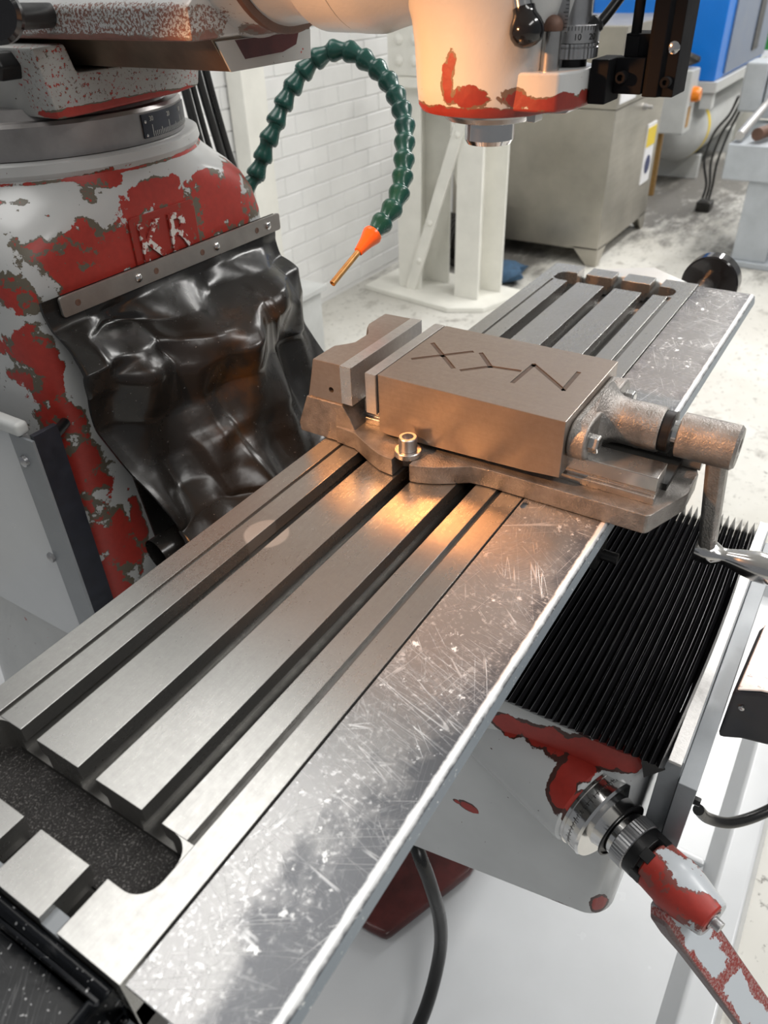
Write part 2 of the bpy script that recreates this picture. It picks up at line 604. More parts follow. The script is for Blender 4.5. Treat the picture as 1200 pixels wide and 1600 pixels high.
COLB = [((.490, .54, .195), (.075, .08, .036)), ((.556, .54, .190), (.08, .08, .036)), ((.622, .54, .196), (.10, .08, .048)),
        ((.707, .54, .195), (.090, .08, .046)), ((.779, .54, .198), (.075, .10, .045)), ((.50, .54, .160), (.05, .08, .02)), ((.618, .54, .240), (.051, .08, .013)),
        ((.700, .54, .235), (.05, .08, .010)), ((.406, .54, .170), (.021, .08, .026)), ((.408, .54, .105), (.018, .08, .034)),
        ((.402, .54, .060), (.016, .08, .026)), ((.410, .54, .011), (.022, .08, .036)), ((.417, .54, -.039), (.025, .08, .040)),
        ((.418, .54, -.097), (.027, .08, .046)), ((.420, .54, -.162), (.031, .08, .055)), ((.424, .54, -.232), (.036, .08, .060)),
        ((.43, .54, -.32), (.04, .08, .07)), ((.462, .54, -.181), (.011, .08, .059)), ((.39, .66, .10), (.03, .05, .04)),
        ((.548, .56, .262), (.026, .04, .010)), ((.53, .56, .250), (.016, .04, .010)), ((.44, .57, .254), (.026, .05, .005)), ((.62, .60, .268), (.3, .10, .0022))]
M['column'] = chipped('column_enamel', COLB, amp=1.35, nscale=27, chips=0.70, cap=0.30, rough=0.24)
M['turret'] = chipped('turret_enamel', [((.62, .555, .335), (.16, .04, .006))], amp=0.5, nscale=40, chips=0.70,
                      speckle=([((.56, .55, .37), (.09, .06, .06)), ((.68, .55, .35), (.12, .06, .04))], 0.575, 230), top=(0.40, 0.40, 0.385))
M['ram'] = chipped('ram_enamel', [((.53, .50, .405), (.05, .16, .005)), ((.54, .335, .405), (.10, .02, .012))], amp=0.6, nscale=46, chips=0.72,
                   speckle=([((.53, .46, .418), (.05, .22, .0165))], 0.49, 330), under=(0.20, 0.175, 0.155), red=(0.20, 0.095, 0.075))
M['head'] = chipped('head_enamel', [((.575, .089, .365), (.08, .018, .010)), ((.575, .107, .376), (.08, .007, .020)), ((.575, .104, .390), (.08, .005, .009)),
                                    ((.575, .051, .363), (.08, .014, .008)), ((.60, .10, .352), (.12, .12, .006)), ((.60, .018, .360), (.08, .03, .007)),
                                    ((.60, -.002, .370), (.08, .006, .008)), ((.62, .06, .350), (.1, .1, .008))], amp=0.8, nscale=75, chips=0.74, under=(0.14, 0.09, 0.06), red=(0.20, 0.022, 0.015), castbump=0.25)
M['knee'] = chipped('knee_enamel', [((.43, -.052, -.205), (.05, .022, .016)), ((.43, -.082, -.199), (.05, .026, .016)), ((.43, -.108, -.197), (.05, .024, .018)),
                                    ((.42, -.132, -.195), (.04, .024, .026)), ((.42, -.156, -.188), (.05, .024, .022)), ((.42, -.177, -.186), (.05, .016, .018)),
                                    ((.405, -.128, -.222), (.05, .016, .026)), ((.405, -.147, -.236), (.05, .014, .020)), ((.43, -.012, -.390), (.03, .014, .010)), ((.43, .004, -.392), (.03, .006, .004)),
                                    ((.43, -.165, -.500), (.05, .035, .012)), ((.43, -.185, -.46), (.05, .010, .022))],
                    amp=0.5, nscale=36, chips=0.735, top=(0.60, 0.615, 0.62), under=(0.06, 0.02, 0.015), rough=0.22)
M['redbase'] = plain('oily_red_base', (0.060, 0.009, 0.008), 0.3, 0.0, 0.7, 14, 0.2, 60)

# floor concrete
T = NT('worn_concrete')
a = T.noise(1.3, 5, 0.6)
bq = T.noise(9, 5, 0.65)
c = T.mix(T.ramp(a, 0.35, 0.65), (0.50, 0.485, 0.44), (0.66, 0.65, 0.61))
c = T.mix(T.ramp(bq, 0.56, 0.72, 0, 0.75), c, (0.20, 0.18, 0.155))
c = T.mix(T.math('MULTIPLY', T.ramp(T.noise(38, 4, 0.7), 0.60, 0.68), 0.7), c, (0.10, 0.09, 0.08))
drt = T.blobs([((5.6, 1.1, -.95), (1.2, .8, 1)), ((6.5, 1.0, -.95), (1.5, 1.2, 1)), ((4.7, .2, -.95), (.5, .5, 1)), ((4.0, 1.7, -.95), (.8, .6, 1))])
c = T.mix(T.ramp(T.math('ADD', drt, T.math('MULTIPLY', T.math('SUBTRACT', T.noise(5, 5, 0.7, T.mapped((1, 2.6, 1))), 0.5), 2.2)), 0.05, 0.65, 0, 0.88), c, (0.085, 0.078, 0.07))
M['floor'] = T.out(c, 0.55, 0.0, T.bump(bq, 0.2, 0.003))

FZ = -0.95
# ------------------------------------------------------------------ setting
bm = B()
box(bm, -3.5, 12.5, -3.5, 2.3, FZ - 0.05, FZ)
struct(fin('floor', bm, M['floor']))

bm = B()
box(bm, -3.5, 12.5, -3.5, 2.3, 3.0, 3.1)
struct(fin('ceiling', bm, M['wallwhite']))
bm = B()
box(bm, 0.9, 12.0, 2.085, 2.3, FZ, 3.0)
wall = struct(fin('wall_back', bm, M['wallwhite']))
# painted bricks standing just proud of the mortar bed
BL, BH, J = 0.225, 0.078, 0.004
mesh_cache = {}


def brick_mesh(L, var):
    key = (round(L, 3), var)
    if key not in mesh_cache:
        b = B()
        rnd = random.Random(var * 31 + 5)
        box(b, -L / 2, L / 2, -0.0035, 0.01, -(BH - J) / 2, (BH - J) / 2)
        for v in b.verts:
            v.co += Vector((rnd.uniform(-.002, .002), rnd.uniform(-.0006, .0006), rnd.uniform(-.002, .002)))
        bmesh.ops.bevel(b, geom=list(b.edges), offset=0.0032, segments=1, affect='EDGES', clamp_overlap=True)
        me = bpy.data.meshes.new('brick')
        b.to_mesh(me)
        b.free()
        me.materials.append(M['wallwhite'])
        mesh_cache[key] = me
    return mesh_cache[key]


nb = 0
for row in range(0, 18):
    z = FZ + 0.02 + BH * (row + 0.5)
    for k in range(0, 10):
        x = 2.05 + BL * (k + (0.5 if row % 2 else 0.0))
        o = bpy.data.objects.new('brick', brick_mesh(BL - J, (row * 7 + k * 3) % 6))
        o.location = (x, 2.0825, z)
        o.parent = wall
        COL.objects.link(o)
        nb += 1
bm = B()
box(bm, 4.02, 4.5, 1.95, 2.09, FZ, 3.0)
struct(fin('trim_1', bm, M['wallwhite'], bevel=0.01))
bm = B()
box(bm, 2.42, 2.56, 1.99, 2.07, FZ, 3.0)
struct(fin('trim_2', bm, M['creamsteel'], bevel=0.006))
bm = B()
box(bm, 12.0, 12.2, -3.5, 2.3, FZ, 3.0)
struct(fin('wall_end', bm, M['wallwhite']))

# ------------------------------------------------------------------ worktable
SL = [(0.0533, 0.0719), (0.1185, 0.1367), (0.1834, 0.2014)]     # the three T-slots (y ranges)
TX = 1.276
X0, X1, XE = 0.0835, 1.194, 0.0392
tb = thing('worktable', 'long ground steel milling table with three T-slots under the vise', 'worktable', (0.638, 0.127, -0.09))
bm = B()
box(bm, 0.0, TX, 0.0, 0.254, -0.085, -0.036)
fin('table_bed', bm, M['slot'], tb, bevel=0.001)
bm = B()
box(bm, XE - .001, X0 + .002, 0.0, 0.254, -0.036, -0.0335)
fin('trough_floor', bm, M['trough'], tb)
bm = B()
box(bm, X1 - .002, TX - XE + .001, 0.0, 0.254, -0.036, -0.0335)
fin('trough_floor', bm, M['trough'], tb)
bm = B()
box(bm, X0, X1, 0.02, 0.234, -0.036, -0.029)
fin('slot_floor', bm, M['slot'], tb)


def rail_profile(y0, y1, u0=True, u1=True):
    u = 0.0065
    a, b = (y0 + u if u0 else y0), (y1 - u if u1 else y1)
    return [(y0, 0), (y1, 0), (y1, -0.0145)] + ([(b, -0.0165)] if u1 else []) + [(b, -0.030), (a, -0.030)] + ([(a, -0.0165)] if u0 else []) + [(y0, -0.0145)]


for (y0, y1, a, b) in ((0.0719, 0.1185, True, True), (0.1367, 0.1834, True, True)):
    bm = B()
    prism(bm, rail_profile(y0, y1, a, b), 'x', X0, X1)
    fin('slot_rail', bm, M['table'], tb, bevel=0.0008)
bm = B()
prism(bm, rail_profile(0.0295, 0.0533, False, True), 'x', X0, X1)
fin('slot_rail', bm, M['table'], tb, bevel=0.0008)
bm = B()
prism(bm, rail_profile(0.2014, 0.2265, True, False), 'x', X0, X1)
fin('slot_rail', bm, M['table'], tb, bevel=0.0008)
# groove floors and outer edge strips
for y0, y1 in ((0.0225, 0.031), (0.225, 0.2335)):
    bm = B()
    box(bm, X0, X1, y0, y1, -0.036, -0.0042)
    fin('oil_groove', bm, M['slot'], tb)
def arc_in(cx, cy, r, a0, a1, n=8):
    return [(cx + r * math.cos(math.radians(a0 + (a1 - a0) * k / n)), cy + r * math.sin(math.radians(a0 + (a1 - a0) * k / n))) for k in range(n + 1)]


FR = 0.017
for mir in (False, True):
    pts = [(0, 0), (TX, 0), (TX, 0.0547), (TX - XE, 0.0547)] + arc_in(TX - XE - FR, 0.0235 + FR, FR, 0, -90) + arc_in(XE + FR, 0.0235 + FR, FR, -90, -180) + [(XE, 0.0547), (0, 0.0547)]
    if mir:
        pts = [(x, 0.254 - y if y < 0.03 else 0.2545 - y) for x, y in pts][::-1]
    bm = B()
    prism(bm, pts, 'z', -0.060, 0)
    fin('edge_strip', bm, M['table'], tb, bevel=0.0006)
# end blocks between the slots
for xa, xb in ((0.0, XE), (TX - XE, TX)):
    for y0, y1 in ((0.0711, 0.1194), (0.137, 0.1834)):
        bm = B()
        prism(bm, rail_profile(y0, y1, True, True), 'x', xa, xb)
        fin('end_block', bm, M['table'], tb, bevel=0.0006)
# rounded ends of the coolant troughs
for xs, sx, ends in ((X0, -1, 0), (X1, 1, 1)):
    for yc, sy in ((0.0235, 1), (0.2325, -1)):
        r = 0.017
        pts = [(xs, yc)] + [(xs + sx * (r - r * math.sin(t)), yc + sy * (r - r * math.cos(t))) for t in [math.pi / 2 * k / 8 for k in range(9)]]
        bm = B()
        prism(bm, pts, 'z', -0.036, -0.0002)
        fin('trough_fillet', bm, M['table'], tb)
# front cover plate with a folded lip
bm = B()
prism(bm, [(-0.0018, -0.0005), (-0.0885, -0.0005), (-0.0915, -0.0035), (-0.0915, -0.0045), (-0.0885, -0.0030), (-0.0018, -0.0030)], 'x', 0.002, 1.268)
cp = fin('cover_plate', bm, M['plate'], tb, bevel=0.0004)
cp['label'] = 'scratched grey cover plate along the front edge'
bm = B()
prism(bm, [(-0.0915, -0.0035), (-0.0935, -0.0150), (-0.0915, -0.0150), (-0.0890, -0.0045)], 'x', 0.002, 1.268)
fin('folded_lip', bm, M['lip'], cp)
cb = B()
prism(cb, rrect(0.532, 0.546, -0.0105, -0.0035, 0.0033), 'z', -0.010, 0.004)
cut(cp, cb)
bm = B()
box(bm, 0.02, 1.25, -0.030, -0.002, -0.05, -0.0045)
fin('scale_housing', bm, M['greypaint'], tb, bevel=0.001)
# near end cap tray
bm = B()
box(bm, -0.20, -0.0006, 0.0075, 0.26, -0.055, -0.040)
box(bm, -0.0115, -0.0006, 0.0075, 0.26, -0.040, -0.010)
box(bm, -0.20, -0.0115, 0.0075, 0.0165, -0.040, -0.010)
box(bm, -0.20, -0.0115, 0.252, 0.26, -0.040, -0.010)
et = fin('end_tray', bm, M['tray'], tb, bevel=0.0025, seg=3)
et['label'] = 'oily black raised-rim tray on the near end'
bm = B()
prism(bm, [(-0.0005, -0.002), (-0.0005, 0.26), (-0.012, 0.26), (-0.012, 0.008)], 'z', -0.12, -0.056)
fin('end_bracket', bm, M['greypaint'], tb, bevel=0.001)
for y0, y1 in SL:
    bm = B()
    box(bm, 0.0, 0.0115, y0 + .0005, y1 - .0005, -0.036, -0.006)
    fin('slot_stop', bm, M['greypaint'], tb)
# far end bracket and handwheel
bm = B()
prism(bm, [(0.02, -0.02), (0.09, 0.0), (0.20, -0.02), (0.24, -0.07), (0.20, -0.14), (0.06, -0.14), (0.0, -0.07)], 'x', TX + 0.001, TX + 0.055)
fin('end_bracket', bm, M['lightgrey'], tb, bevel=0.004)
hw = B()
lathe(hw, (1.37, 0.0, -0.030), (1, 0, 0), [(0, 0.046), (0.002, 0.049), (0.030, 0.049), (0.032, 0.046), (0.032, 0.04), (0.02, 0.038), (0.02, 0.001)], 48)
h = fin('handwheel', hw, M['blackgloss'], tb)
h['label'] = 'glossy black handwheel at the far end'
bm = B()
cyl(bm, (TX + .05, 0.005, -0.035), (1.385, 0.005, -0.035), 0.016)
fin('leadscrew_end', bm, M['steel'], tb)
bm = B()
lathe(bm, (1.378, -0.01, -0.02), (-1, 0, 0), [(0, .006), (.002, .006), (.003, .004)], 16)
fin('hub_screw', bm, M['chrome'], h)
# saddle under the table
sd = thing('saddle', 'grey cast saddle carrying the table above the bellows', 'saddle', (0.63, 0.12, -0.17))
bm = B()
box(bm, 0.44, 0.82, -0.045, 0.30, -0.165, -0.087)
fin('saddle_casting', bm, M['greypaint'], sd, bevel=0.006)
bm = B()
box(bm, 0.545, 0.575, -0.088, -0.060, -0.060, -0.020)
fin('stop_bracket', bm, M['blackox'], sd, bevel=0.002)
bm = B()
cyl(bm, (0.56, -0.088, -0.048), (0.56, -0.105, -0.048), 0.006, n=16)
fin('stop_screw', bm, M['blackox'], sd)

# ------------------------------------------------------------------ machine vise
VX0, VX1 = 0.550, 0.704
vs = thing('machine_vise', 'heavy steel milling vise stamped XYZ, bolted across the table', 'vise', (0.627, 0.08, 0.0005))
# base casting: plan outline with two slotted lugs each side
def lugside(s):
    # returns plan points along one long side from back (+y) to front (-y); s=-1 near side
    cx = 0.627
    def X(x):
        return x if s < 0 else 2 * cx - x
    return [(X(0.546), 0.236), (X(0.543), 0.208), (X(0.526), 0.176), (X(0.518), 0.158), (X(0.516), 0.140),
            (X(0.538), 0.140), (X(0.541), 0.134), (X(0.541), 0.126), (X(0.538), 0.121),
            (X(0.516), 0.119), (X(0.517), 0.110), (X(0.524), 0.092), (X(0.536), 0.073), (X(0.545), 0.060), (X(0.548), 0.040),
            (X(0.549), -0.126), (X(0.552), -0.1295)]
near = lugside(-1)
far = lugside(1)
bm = B()
prism(bm, near + [(0.606, -0.150), (0.648, -0.150)] + far[::-1], 'z', 0.0005, 0.0225)
fin('vise_base', bm, M['cast'], vs, bevel=0.0018, seg=2)
# guide rails on the base
for x0, x1 in ((0.569, 0.601), (0.653, 0.685)):
    bm = B()
    cx = 1 if x0 < 0.62 else -1
    p = [(x0, 0.0225), (x0, 0.030), (x0 + 0.004 * (cx > 0), 0.032), (x0 + 0.004 * (cx > 0), 0.036), (x0, 0.038), (x0, 0.0535), (x1, 0.0535), (x1, 0.038),
         (x1 - 0.004 * (cx < 0), 0.036), (x1 - 0.004 * (cx < 0), 0.032), (x1, 0.030), (x1, 0.0225)]
    prism(bm, p, 'y', -0.126 if x0 < 0.62 else -0.150, 0.209)
    fin('guide_rail', bm, M['steel'], vs, bevel=0.0009)
bm = B()
box(bm, 0.600, 0.654, -0.13, 0.20, 0.0225, 0.030)
fin('bed_web', bm, M['grime'], vs)
# fixed jaw: machined upper block with a scooped back on a flared casting
def yback(x):
    t = (x - VX0) / (VX1 - VX0)
    return -0.016 * max(0.0, min(1, (t - 0.27) / 0.12)) * max(0.0, min(1, (0.72 - t) / 0.12))
xs = [VX0, VX0 + .03, VX0 + .042, VX0 + .052, VX0 + .062, VX0 + .075, VX0 + .09, VX0 + .098, VX0 + .106, VX0 + .116, VX1]
bm = B()
loft(bm, [[(x - .001, y, z) for y, z in ((0.210, 0.0225), (0.2165, 0.036), (0.226, 0.0508), (0.2765, 0.0508), (0.279, 0.044), (0.286, 0.026), (0.2915, 0.012), (0.290, 0.0008), (0.215, 0.0008))] for x in (VX0 - .0012, VX1 + .002)])
fin('jaw_foot', bm, M['cast'], vs, bevel=0.0016)
bm = B()
loft(bm, [[(x, y + (yback(x) if y > 0.25 else 0), z) for y, z in ((0.226, 0.0509), (0.226, 0.0995), (0.264, 0.0990), (0.268, 0.080), (0.2750, 0.0509))] for x in xs])
fj = fin('fixed_jaw', bm, M['jaw'], vs, bevel=0.0009, bang=35)
cb = B()
cyl(cb, (VX0 + 0.012, 0.241, 0.066), (VX0 - 0.01, 0.241, 0.066), 0.0034, n=20)
cut(fj, cb)
bm = B()
box(bm, VX0 - .003, VX1, 0.2105, 0.2255, 0.054, 0.1005)
fin('jaw_plate', bm, M['jawplate'], fj, bevel=0.0008)
# moving jaw
bm = B()
prism(bm, [(-0.036, 0.036), (-0.036, 0.0995), (0.1775, 0.0995), (0.1775, 0.030), (0.168, 0.028), (0.0, 0.033)], 'x', VX0, VX1)
mj = fin('moving_jaw', bm, M['jaw'], vs, bevel=0.0011)
bm = B()
box(bm, 0.600, 0.654, -0.03, 0.17, 0.0301, 0.034)
box(bm, 0.566, 0.690, 0.0, 0.16, 0.0540, 0.056)
fin('jaw_keeper', bm, M['grime'], mj)
bm = B()
box(bm, VX0 - .0035, VX1 - .001, 0.178, 0.1915, 0.052, 0.1000)
fin('jaw_plate', bm, M['jawplate'], mj, bevel=0.0007)
bm = B()
prism(bm, [(0.585, 0.0225), (0.572, 0.041), (0.69, 0.041), (0.70, 0.0225)], 'y', 0.184, 0.2095)
fin('throat_step', bm, M['cast'], vs, bevel=0.001)
# stamped letters X Y Z
def stroke(bm, a, b, wd, z0=0.0984, z1=0.0986):
    a, b = Vector(a), Vector(b)
    d = (b - a).normalized()
    n = Vector((-d.y, d.x)) * wd / 2
    e = d * wd * 0.35
    pts = [(a - e) + n, (a - e) - n, (b + e) - n, (b + e) + n]
    prism(bm, [(p.x, p.y) for p in pts], 'z', z0, z1)
for ch, strokes in (('X', [((.603, .164), (.651, .115)), ((.650, .165), (.604, .114))]),
                    ('Y', [((.652, .104), (.626, .080)), ((.603, .103), (.626, .080)), ((.626, .080), (.631, .048))]),
                    ('Z', [((.603, .043), (.653, .041)), ((.653, .041), (.612, -.009)), ((.612, -.009), (.657, -.008))])):
    bm = B()
    for a, b in strokes:
        stroke(bm, a, b, 0.0052)
        cb = B()
        stroke(cb, a, b, 0.0052, 0.0982, 0.103)
        cut(mj, cb)
    o = fin('stamped_letter', bm, M['groove'], mj)
    o['label'] = 'stamped letter %s' % ch
# screw flange
bm = B()
pts = rrect(0.556, 0.698, 0.050, 0.092, 0.0205, 8)
prism(bm, pts, 'y', -0.036, -0.055)
fl = fin('screw_flange', bm, M['cast'], vs, bevel=0.003, seg=3)
for x in (0.573, 0.681):
    bm = B()
    hexbolt(bm, (x, -0.055, 0.0705), (0, -1, 0), 0.0165, 0.010)
    fin('hex_bolt', bm, M['steel'], fl, bevel=0.0005)
bm = B()
lathe(bm, (0.627, -0.050, 0.073), (0, -1, 0), [(0, 0.036), (0.008, 0.028), (0.014, 0.0245), (0.022, 0.0232), (0.058, 0.0232), (0.060, 0.0222)], 48)
fin('screw_boss', bm, M['cast'], fl)
bm = B()
lathe(bm, (0.627, -0.1095, 0.073), (0, -1, 0), [(0, 0.0195), (0.001, 0.0205), (0.009, 0.0205), (0.0095, 0.0212), (0.0105, 0.0212), (0.011, 0.016)], 40)
fin('thrust_collar', bm, M['blackox'], vs)
bm = B()
cyl(bm, (0.627, -0.118, 0.073), (0.627, -0.135, 0.073), 0.0135)
fin('screw_shaft', bm, M['chrome'], vs)
# crank: hub, tapered arm, turned handle
ck = B()
lathe(ck, (0.627, -0.1265, 0.073), (0, -1, 0), [(0, 0.020), (0.001, 0.0222), (0.053, 0.0222), (0.056, 0.0195), (0.056, 0.010), (0.05, 0.009), (0.05, 0.001)], 44)
cr = fin('crank_hub', ck, M['cast'], vs)
bm = B()
sec = []
for k in range(9):
    t = k / 8
    c = Vector((0.627 + 0.003 * t, -0.1655 - 0.013 * t, 0.066 - 0.122 * t))
    wx, wy = 0.0135 - 0.004 * t, 0.0100 - 0.0015 * t
    sec.append([c + Vector((a * wx, b * wy, 0)) for a, b in ((-1, -.6), (-.6, -1), (.6, -1), (1, -.6), (1, .6), (.6, 1), (-.6, 1), (-1, .6))])
loft(bm, sec)
fin('crank_arm', bm, M['cast'], cr, bevel=0.0015)
bm = B()
lathe(bm, (0.630, -0.166, -0.056), (0, -1, 0), [(0, .008), (.002, .0125), (.012, .0145), (.020, .0125), (.027, .0088), (.033, .0092), (.045, .0125), (.062, .0160),
                                               (.078, .0155), (.095, .0125), (.108, .0105), (.116, .0125), (.124, .0110), (.128, .004)], 32)
hd = fin('crank_handle', bm, M['chrome'], cr)
hd['label'] = 'polished bulbous handle'
# hold-down bolts with washers
for s in (-1, 1):
    x = 0.5335 if s < 0 else 0.7205
    cb = thing('clamp_bolt', 'socket-head bolt and washer in the %s lug of the vise' % ('near' if s < 0 else 'far'), 'bolt', (x, 0.13, 0.0225))
    bm = B()
    lathe(bm, (x, 0.13, 0.0226), (0, 0, 1), [(0, .0145), (.0005, .0152), (.0060, .0152), (.0068, .0143), (.0068, .002)], 36)
    fin('washer', bm, M['steel'], cb)
    bm = B()
    lathe(bm, (x, 0.13, 0.0294), (0, 0, 1), [(0, .0095), (.0005, .0101), (.0145, .0101), (.0155, .0093), (.0155, .0064), (.008, .0060), (.008, .0005)], 30)
    fin('bolt_head', bm, M['satin'], cb)

# ------------------------------------------------------------------ bellows way cover
bw = thing('way_bellows', 'black pleated bellows cover between the table and the knee front', 'bellows', (0.63, -0.13, -0.16))
NP = 27
Y0, Y1 = 0.000, -0.2115
for i in range(NP):
    p = (Y1 - Y0) / NP
    ya = Y0 + p * i
    yb = ya + p
    ym = (ya + yb) / 2
    zc = -0.138
    zv = zc - 0.016
    bm = B()
    n = 10
    th = 0.0012
    sag = 0.0
    cr_, va_, vb_ = [], [], []
    for k in range(n + 1):
        t = k / n
        bow = math.sin(math.pi * t)
        xc = 0.404 + 0.429 * t
        xv = 0.419 + 0.406 * t
        dy = -0.006 * bow * (i / NP) ** 2
        lean = 0.0005 * math.sin(i * 2.3)
        cr_.append(bm.verts.new((xc, ym + dy + lean, zc + sag * bow - 0.0002 * (abs(2 * t - 1) ** 8))))
        va_.append(bm.verts.new((xv, ya + dy, zv + sag * bow)))
        vb_.append(bm.verts.new((xv, yb + dy, zv + sag * bow)))
    for k in range(n):
        bm.faces.new((va_[k], va_[k + 1], cr_[k + 1], cr_[k]))
        bm.faces.new((cr_[k], cr_[k + 1], vb_[k + 1], vb_[k]))
        bm.faces.new((vb_[k], vb_[k + 1], va_[k + 1], va_[k]))
    bm.faces.new((va_[0], cr_[0], vb_[0]))
    bm.faces.new((va_[n], vb_[n], cr_[n]))
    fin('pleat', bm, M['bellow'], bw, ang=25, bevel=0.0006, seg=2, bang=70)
bm = B()
box(bm, 0.45, 0.81, -0.205, 0.0, -0.163, -0.155)
fin('bellows_backing', bm, M['bellow'], bw)

# ------------------------------------------------------------------ knee with elevating crank
kn = thing('knee', 'light grey cast knee with red paint chips below the bellows', 'knee', (0.63, -0.05, -0.55))
bm = B()
def kring(z, x0, x1, y0, y1, r, dz0=0.0):
    return [(x, y, z + dz0 * (y - y0)) for x, y in rrect(x0, x1, y0, y1, r, 8)]
loft(bm, [kring(-0.50, 0.455, 0.81, -0.180, 0.40, 0.02, -0.27), kring(-0.492, 0.440, 0.825, -0.192, 0.40, 0.026, -0.27), kring(-0.478, 0.432, 0.833, -0.198, 0.40, 0.03, -0.27),
          kring(-0.19, 0.430, 0.835, -0.200, 0.40, 0.03), kring(-0.175, 0.433, 0.832, -0.197, 0.40, 0.028), kring(-0.167, 0.442, 0.82, -0.188, 0.40, 0.022)])
fin('knee_casting', bm, M['knee'], kn)
D = Vector((-0.40, -0.917, 0)).normalized()
PD = Vector((0.420, -0.170, -0.262))
bm = B()
lathe(bm, PD - D * 0.26, D, [(0, .062), (.10, .060), (.235, .0535), (.242, .0525), (.246, .049)], 64)
fin('crank_boss', bm, M['knee'], kn)
bm = B()
lathe(bm, PD - D * 0.014, D, [(0, .0500), (.003, .0500), (.003, .0485), (.010, .0485), (.0105, .0470), (.013, .0470), (.0135, .0490), (.020, .0490), (.0225, .0470),
                              (.0230, .0300), (.026, .0290), (.034, .0275), (.035, .0255), (.045, .0250)], 72)
dl = fin('graduated_dial', bm, M['chrome'], kn)
dl['label'] = 'polished graduated dial on the crank shaft'
bm = B()
lathe(bm, PD + D * 0.0215, D, [(0, .0322), (.0016, .0322), (.0018, .0308), (0.0018, .03)], 60, capb=False)
fin('dial_ring', bm, M['blackox'], dl)
_, du, dv = frame_of(D)
bm = B()
for k in range(60):
    a = 2 * math.pi * k / 60
    rr = du * math.cos(a) + dv * math.sin(a)
    tt = D.cross(rr)
    c = PD - D * 0.003 + rr * 0.0487
    L = 0.0022 if k % 5 else 0.0034
    v = [bm.verts.new(c + D * sx * L + tt * sy * 0.00035 + rr * 0.0003) for sx, sy in ((-1, -1), (1, -1), (1, 1), (-1, 1))]
    bm.faces.new(v)
tk = fin('dial_graduations', bm, M['inkblack'], dl, smooth=False)
tk['kind'] = 'stuff'
bm = B()
n = 96
rings = []
for t, r in ((0, .0255), (.001, .0272), (.015, .0272), (.016, .0255)):
    rings.append([PD + D * (0.030 + t) + (du * math.cos(2 * math.pi * k / n) + dv * math.sin(2 * math.pi * k / n)) * (r + (0.0005 if k % 2 else -0.0002)) for k in range(n)])
loft(bm, rings)
fin('knurled_nut', bm, M['satin'], kn, ang=12)
bm = B()
lathe(bm, PD + D * 0.046, D, [(0, .0262), (.012, .0262), (.013, .024)], 48)
for k in range(6):
    a = 2 * math.pi * k / 6
    rr = du * math.cos(a) + dv * math.sin(a)
    tt = D.cross(rr)
    Mx = Matrix(((D.x, tt.x, rr.x, 0), (D.y, tt.y, rr.y, 0), (D.z, tt.z, rr.z, 0), (0, 0, 0, 1)))
    Mx.translation = PD + D * 0.060 + rr * 0.022
    box(bm, -0.004, 0.007, -0.006, 0.006, -0.003, 0.0045, Mx)
fin('dog_clutch', bm, M['blackox'], kn, bevel=0.0006)
HB = PD + D * 0.062
bm = B()
lathe(bm, HB, D, [(0, .0225), (.002, .0252), (.022, .0262), (.026, .0275), (.038, .0262), (.068, .0195), (.0695, .0180), (.0695, .0105), (.066, .010), (.066, .001)], 48)
M['crank'] = chipped('crank_enamel', [(tuple(HB + D * 0.012 + Vector((0.0, 0.0, -0.004))), (.050, .040, .032)), (tuple(HB + D * 0.045 + Vector((-0.012, 0.0, 0.006))), (.016, .03, .02))],
                     amp=0.7, nscale=45, chips=0.70, top=(0.50, 0.53, 0.56), under=(0.20, 0.05, 0.04))
hub = fin('crank_hub', bm, M['crank'], kn)
hub['label'] = 'red crank hub with worn grey paint'
bm = B()
lathe(bm, HB + D * 0.066, D, [(0, .0085), (.004, .0085), (.0045, .0055), (.012, .0055), (.012, .001)], 20)
fin('shaft_end', bm, M['satin'], hub)
# crank arm: a flat tapered bar leaving the hub
N_ = Vector((0.917, -0.40, 0)).normalized()
Zd = Vector((0, 0, -1))
AD = (D * 0.50 + Zd * 0.80 + N_ * 0.31).normalized()
AW = (N_ - AD * N_.dot(AD)).normalized()
AN = AD.cross(AW).normalized()
A0 = HB + D * 0.026 - AW * 0.010 + Zd * 0.008
bm = B()
sec = []
for s, wv, tv in ((0.0, .016, .010), (0.010, .024, .011), (0.028, .0255, .0085), (0.06, .0235, .0075), (0.12, .0225, .0072), (0.20, .022, .0072), (0.26, .0225, .0075)):
    c = A0 + AD * s
    sec.append([c + AW * a * wv + AN * b * tv for a, b in ((-1, -.8), (-.92, -1), (.92, -1), (1, -.8), (1, .8), (.92, 1), (-.92, 1), (-1, .8))])
loft(bm, sec)
# paint laid out along the bar itself
T = NT('crank_arm_paint')
def along(vec):
    d = T.n('ShaderNodeVectorMath', operation='DOT_PRODUCT')
    T.ln(T.pos(), d.inputs[0])
    d.inputs[1].default_value = vec
    return T.math('SUBTRACT', d.outputs['Value'], A0.dot(vec))
aw, al = along(AW), along(AD)
wob = T.math('MULTIPLY', T.math('SUBTRACT', T.noise(55, 5, 0.65), 0.5), 0.030)
lim = T.math('ADD', T.math('ADD', T.math('ABSOLUTE', T.math('ADD', aw, 0.002)), wob), 0.0)
e1 = T.ramp(lim, 0.0135, 0.0140)
gap = T.ramp(T.math('ABSOLUTE', T.math('ADD', T.math('SUBTRACT', al, 0.115), wob)), 0.008, 0.0085, 1, 0)
chip = T.math('MAXIMUM', e1, gap)
spk = T.ramp(T.noise(420, 2, 0.6), 0.45, 0.60, 0, 0.55)
redc = T.mix(spk, (0.25, 0.03, 0.025), (0.42, 0.36, 0.35))
c = T.mix(chip, (0.52, 0.56, 0.60), redc)
edgeb = T.ramp(T.math('ABSOLUTE', aw), 0.0205, 0.0215)
c = T.mix(T.math('MULTIPLY', edgeb, 0.8), c, (0.10, 0.09, 0.09))
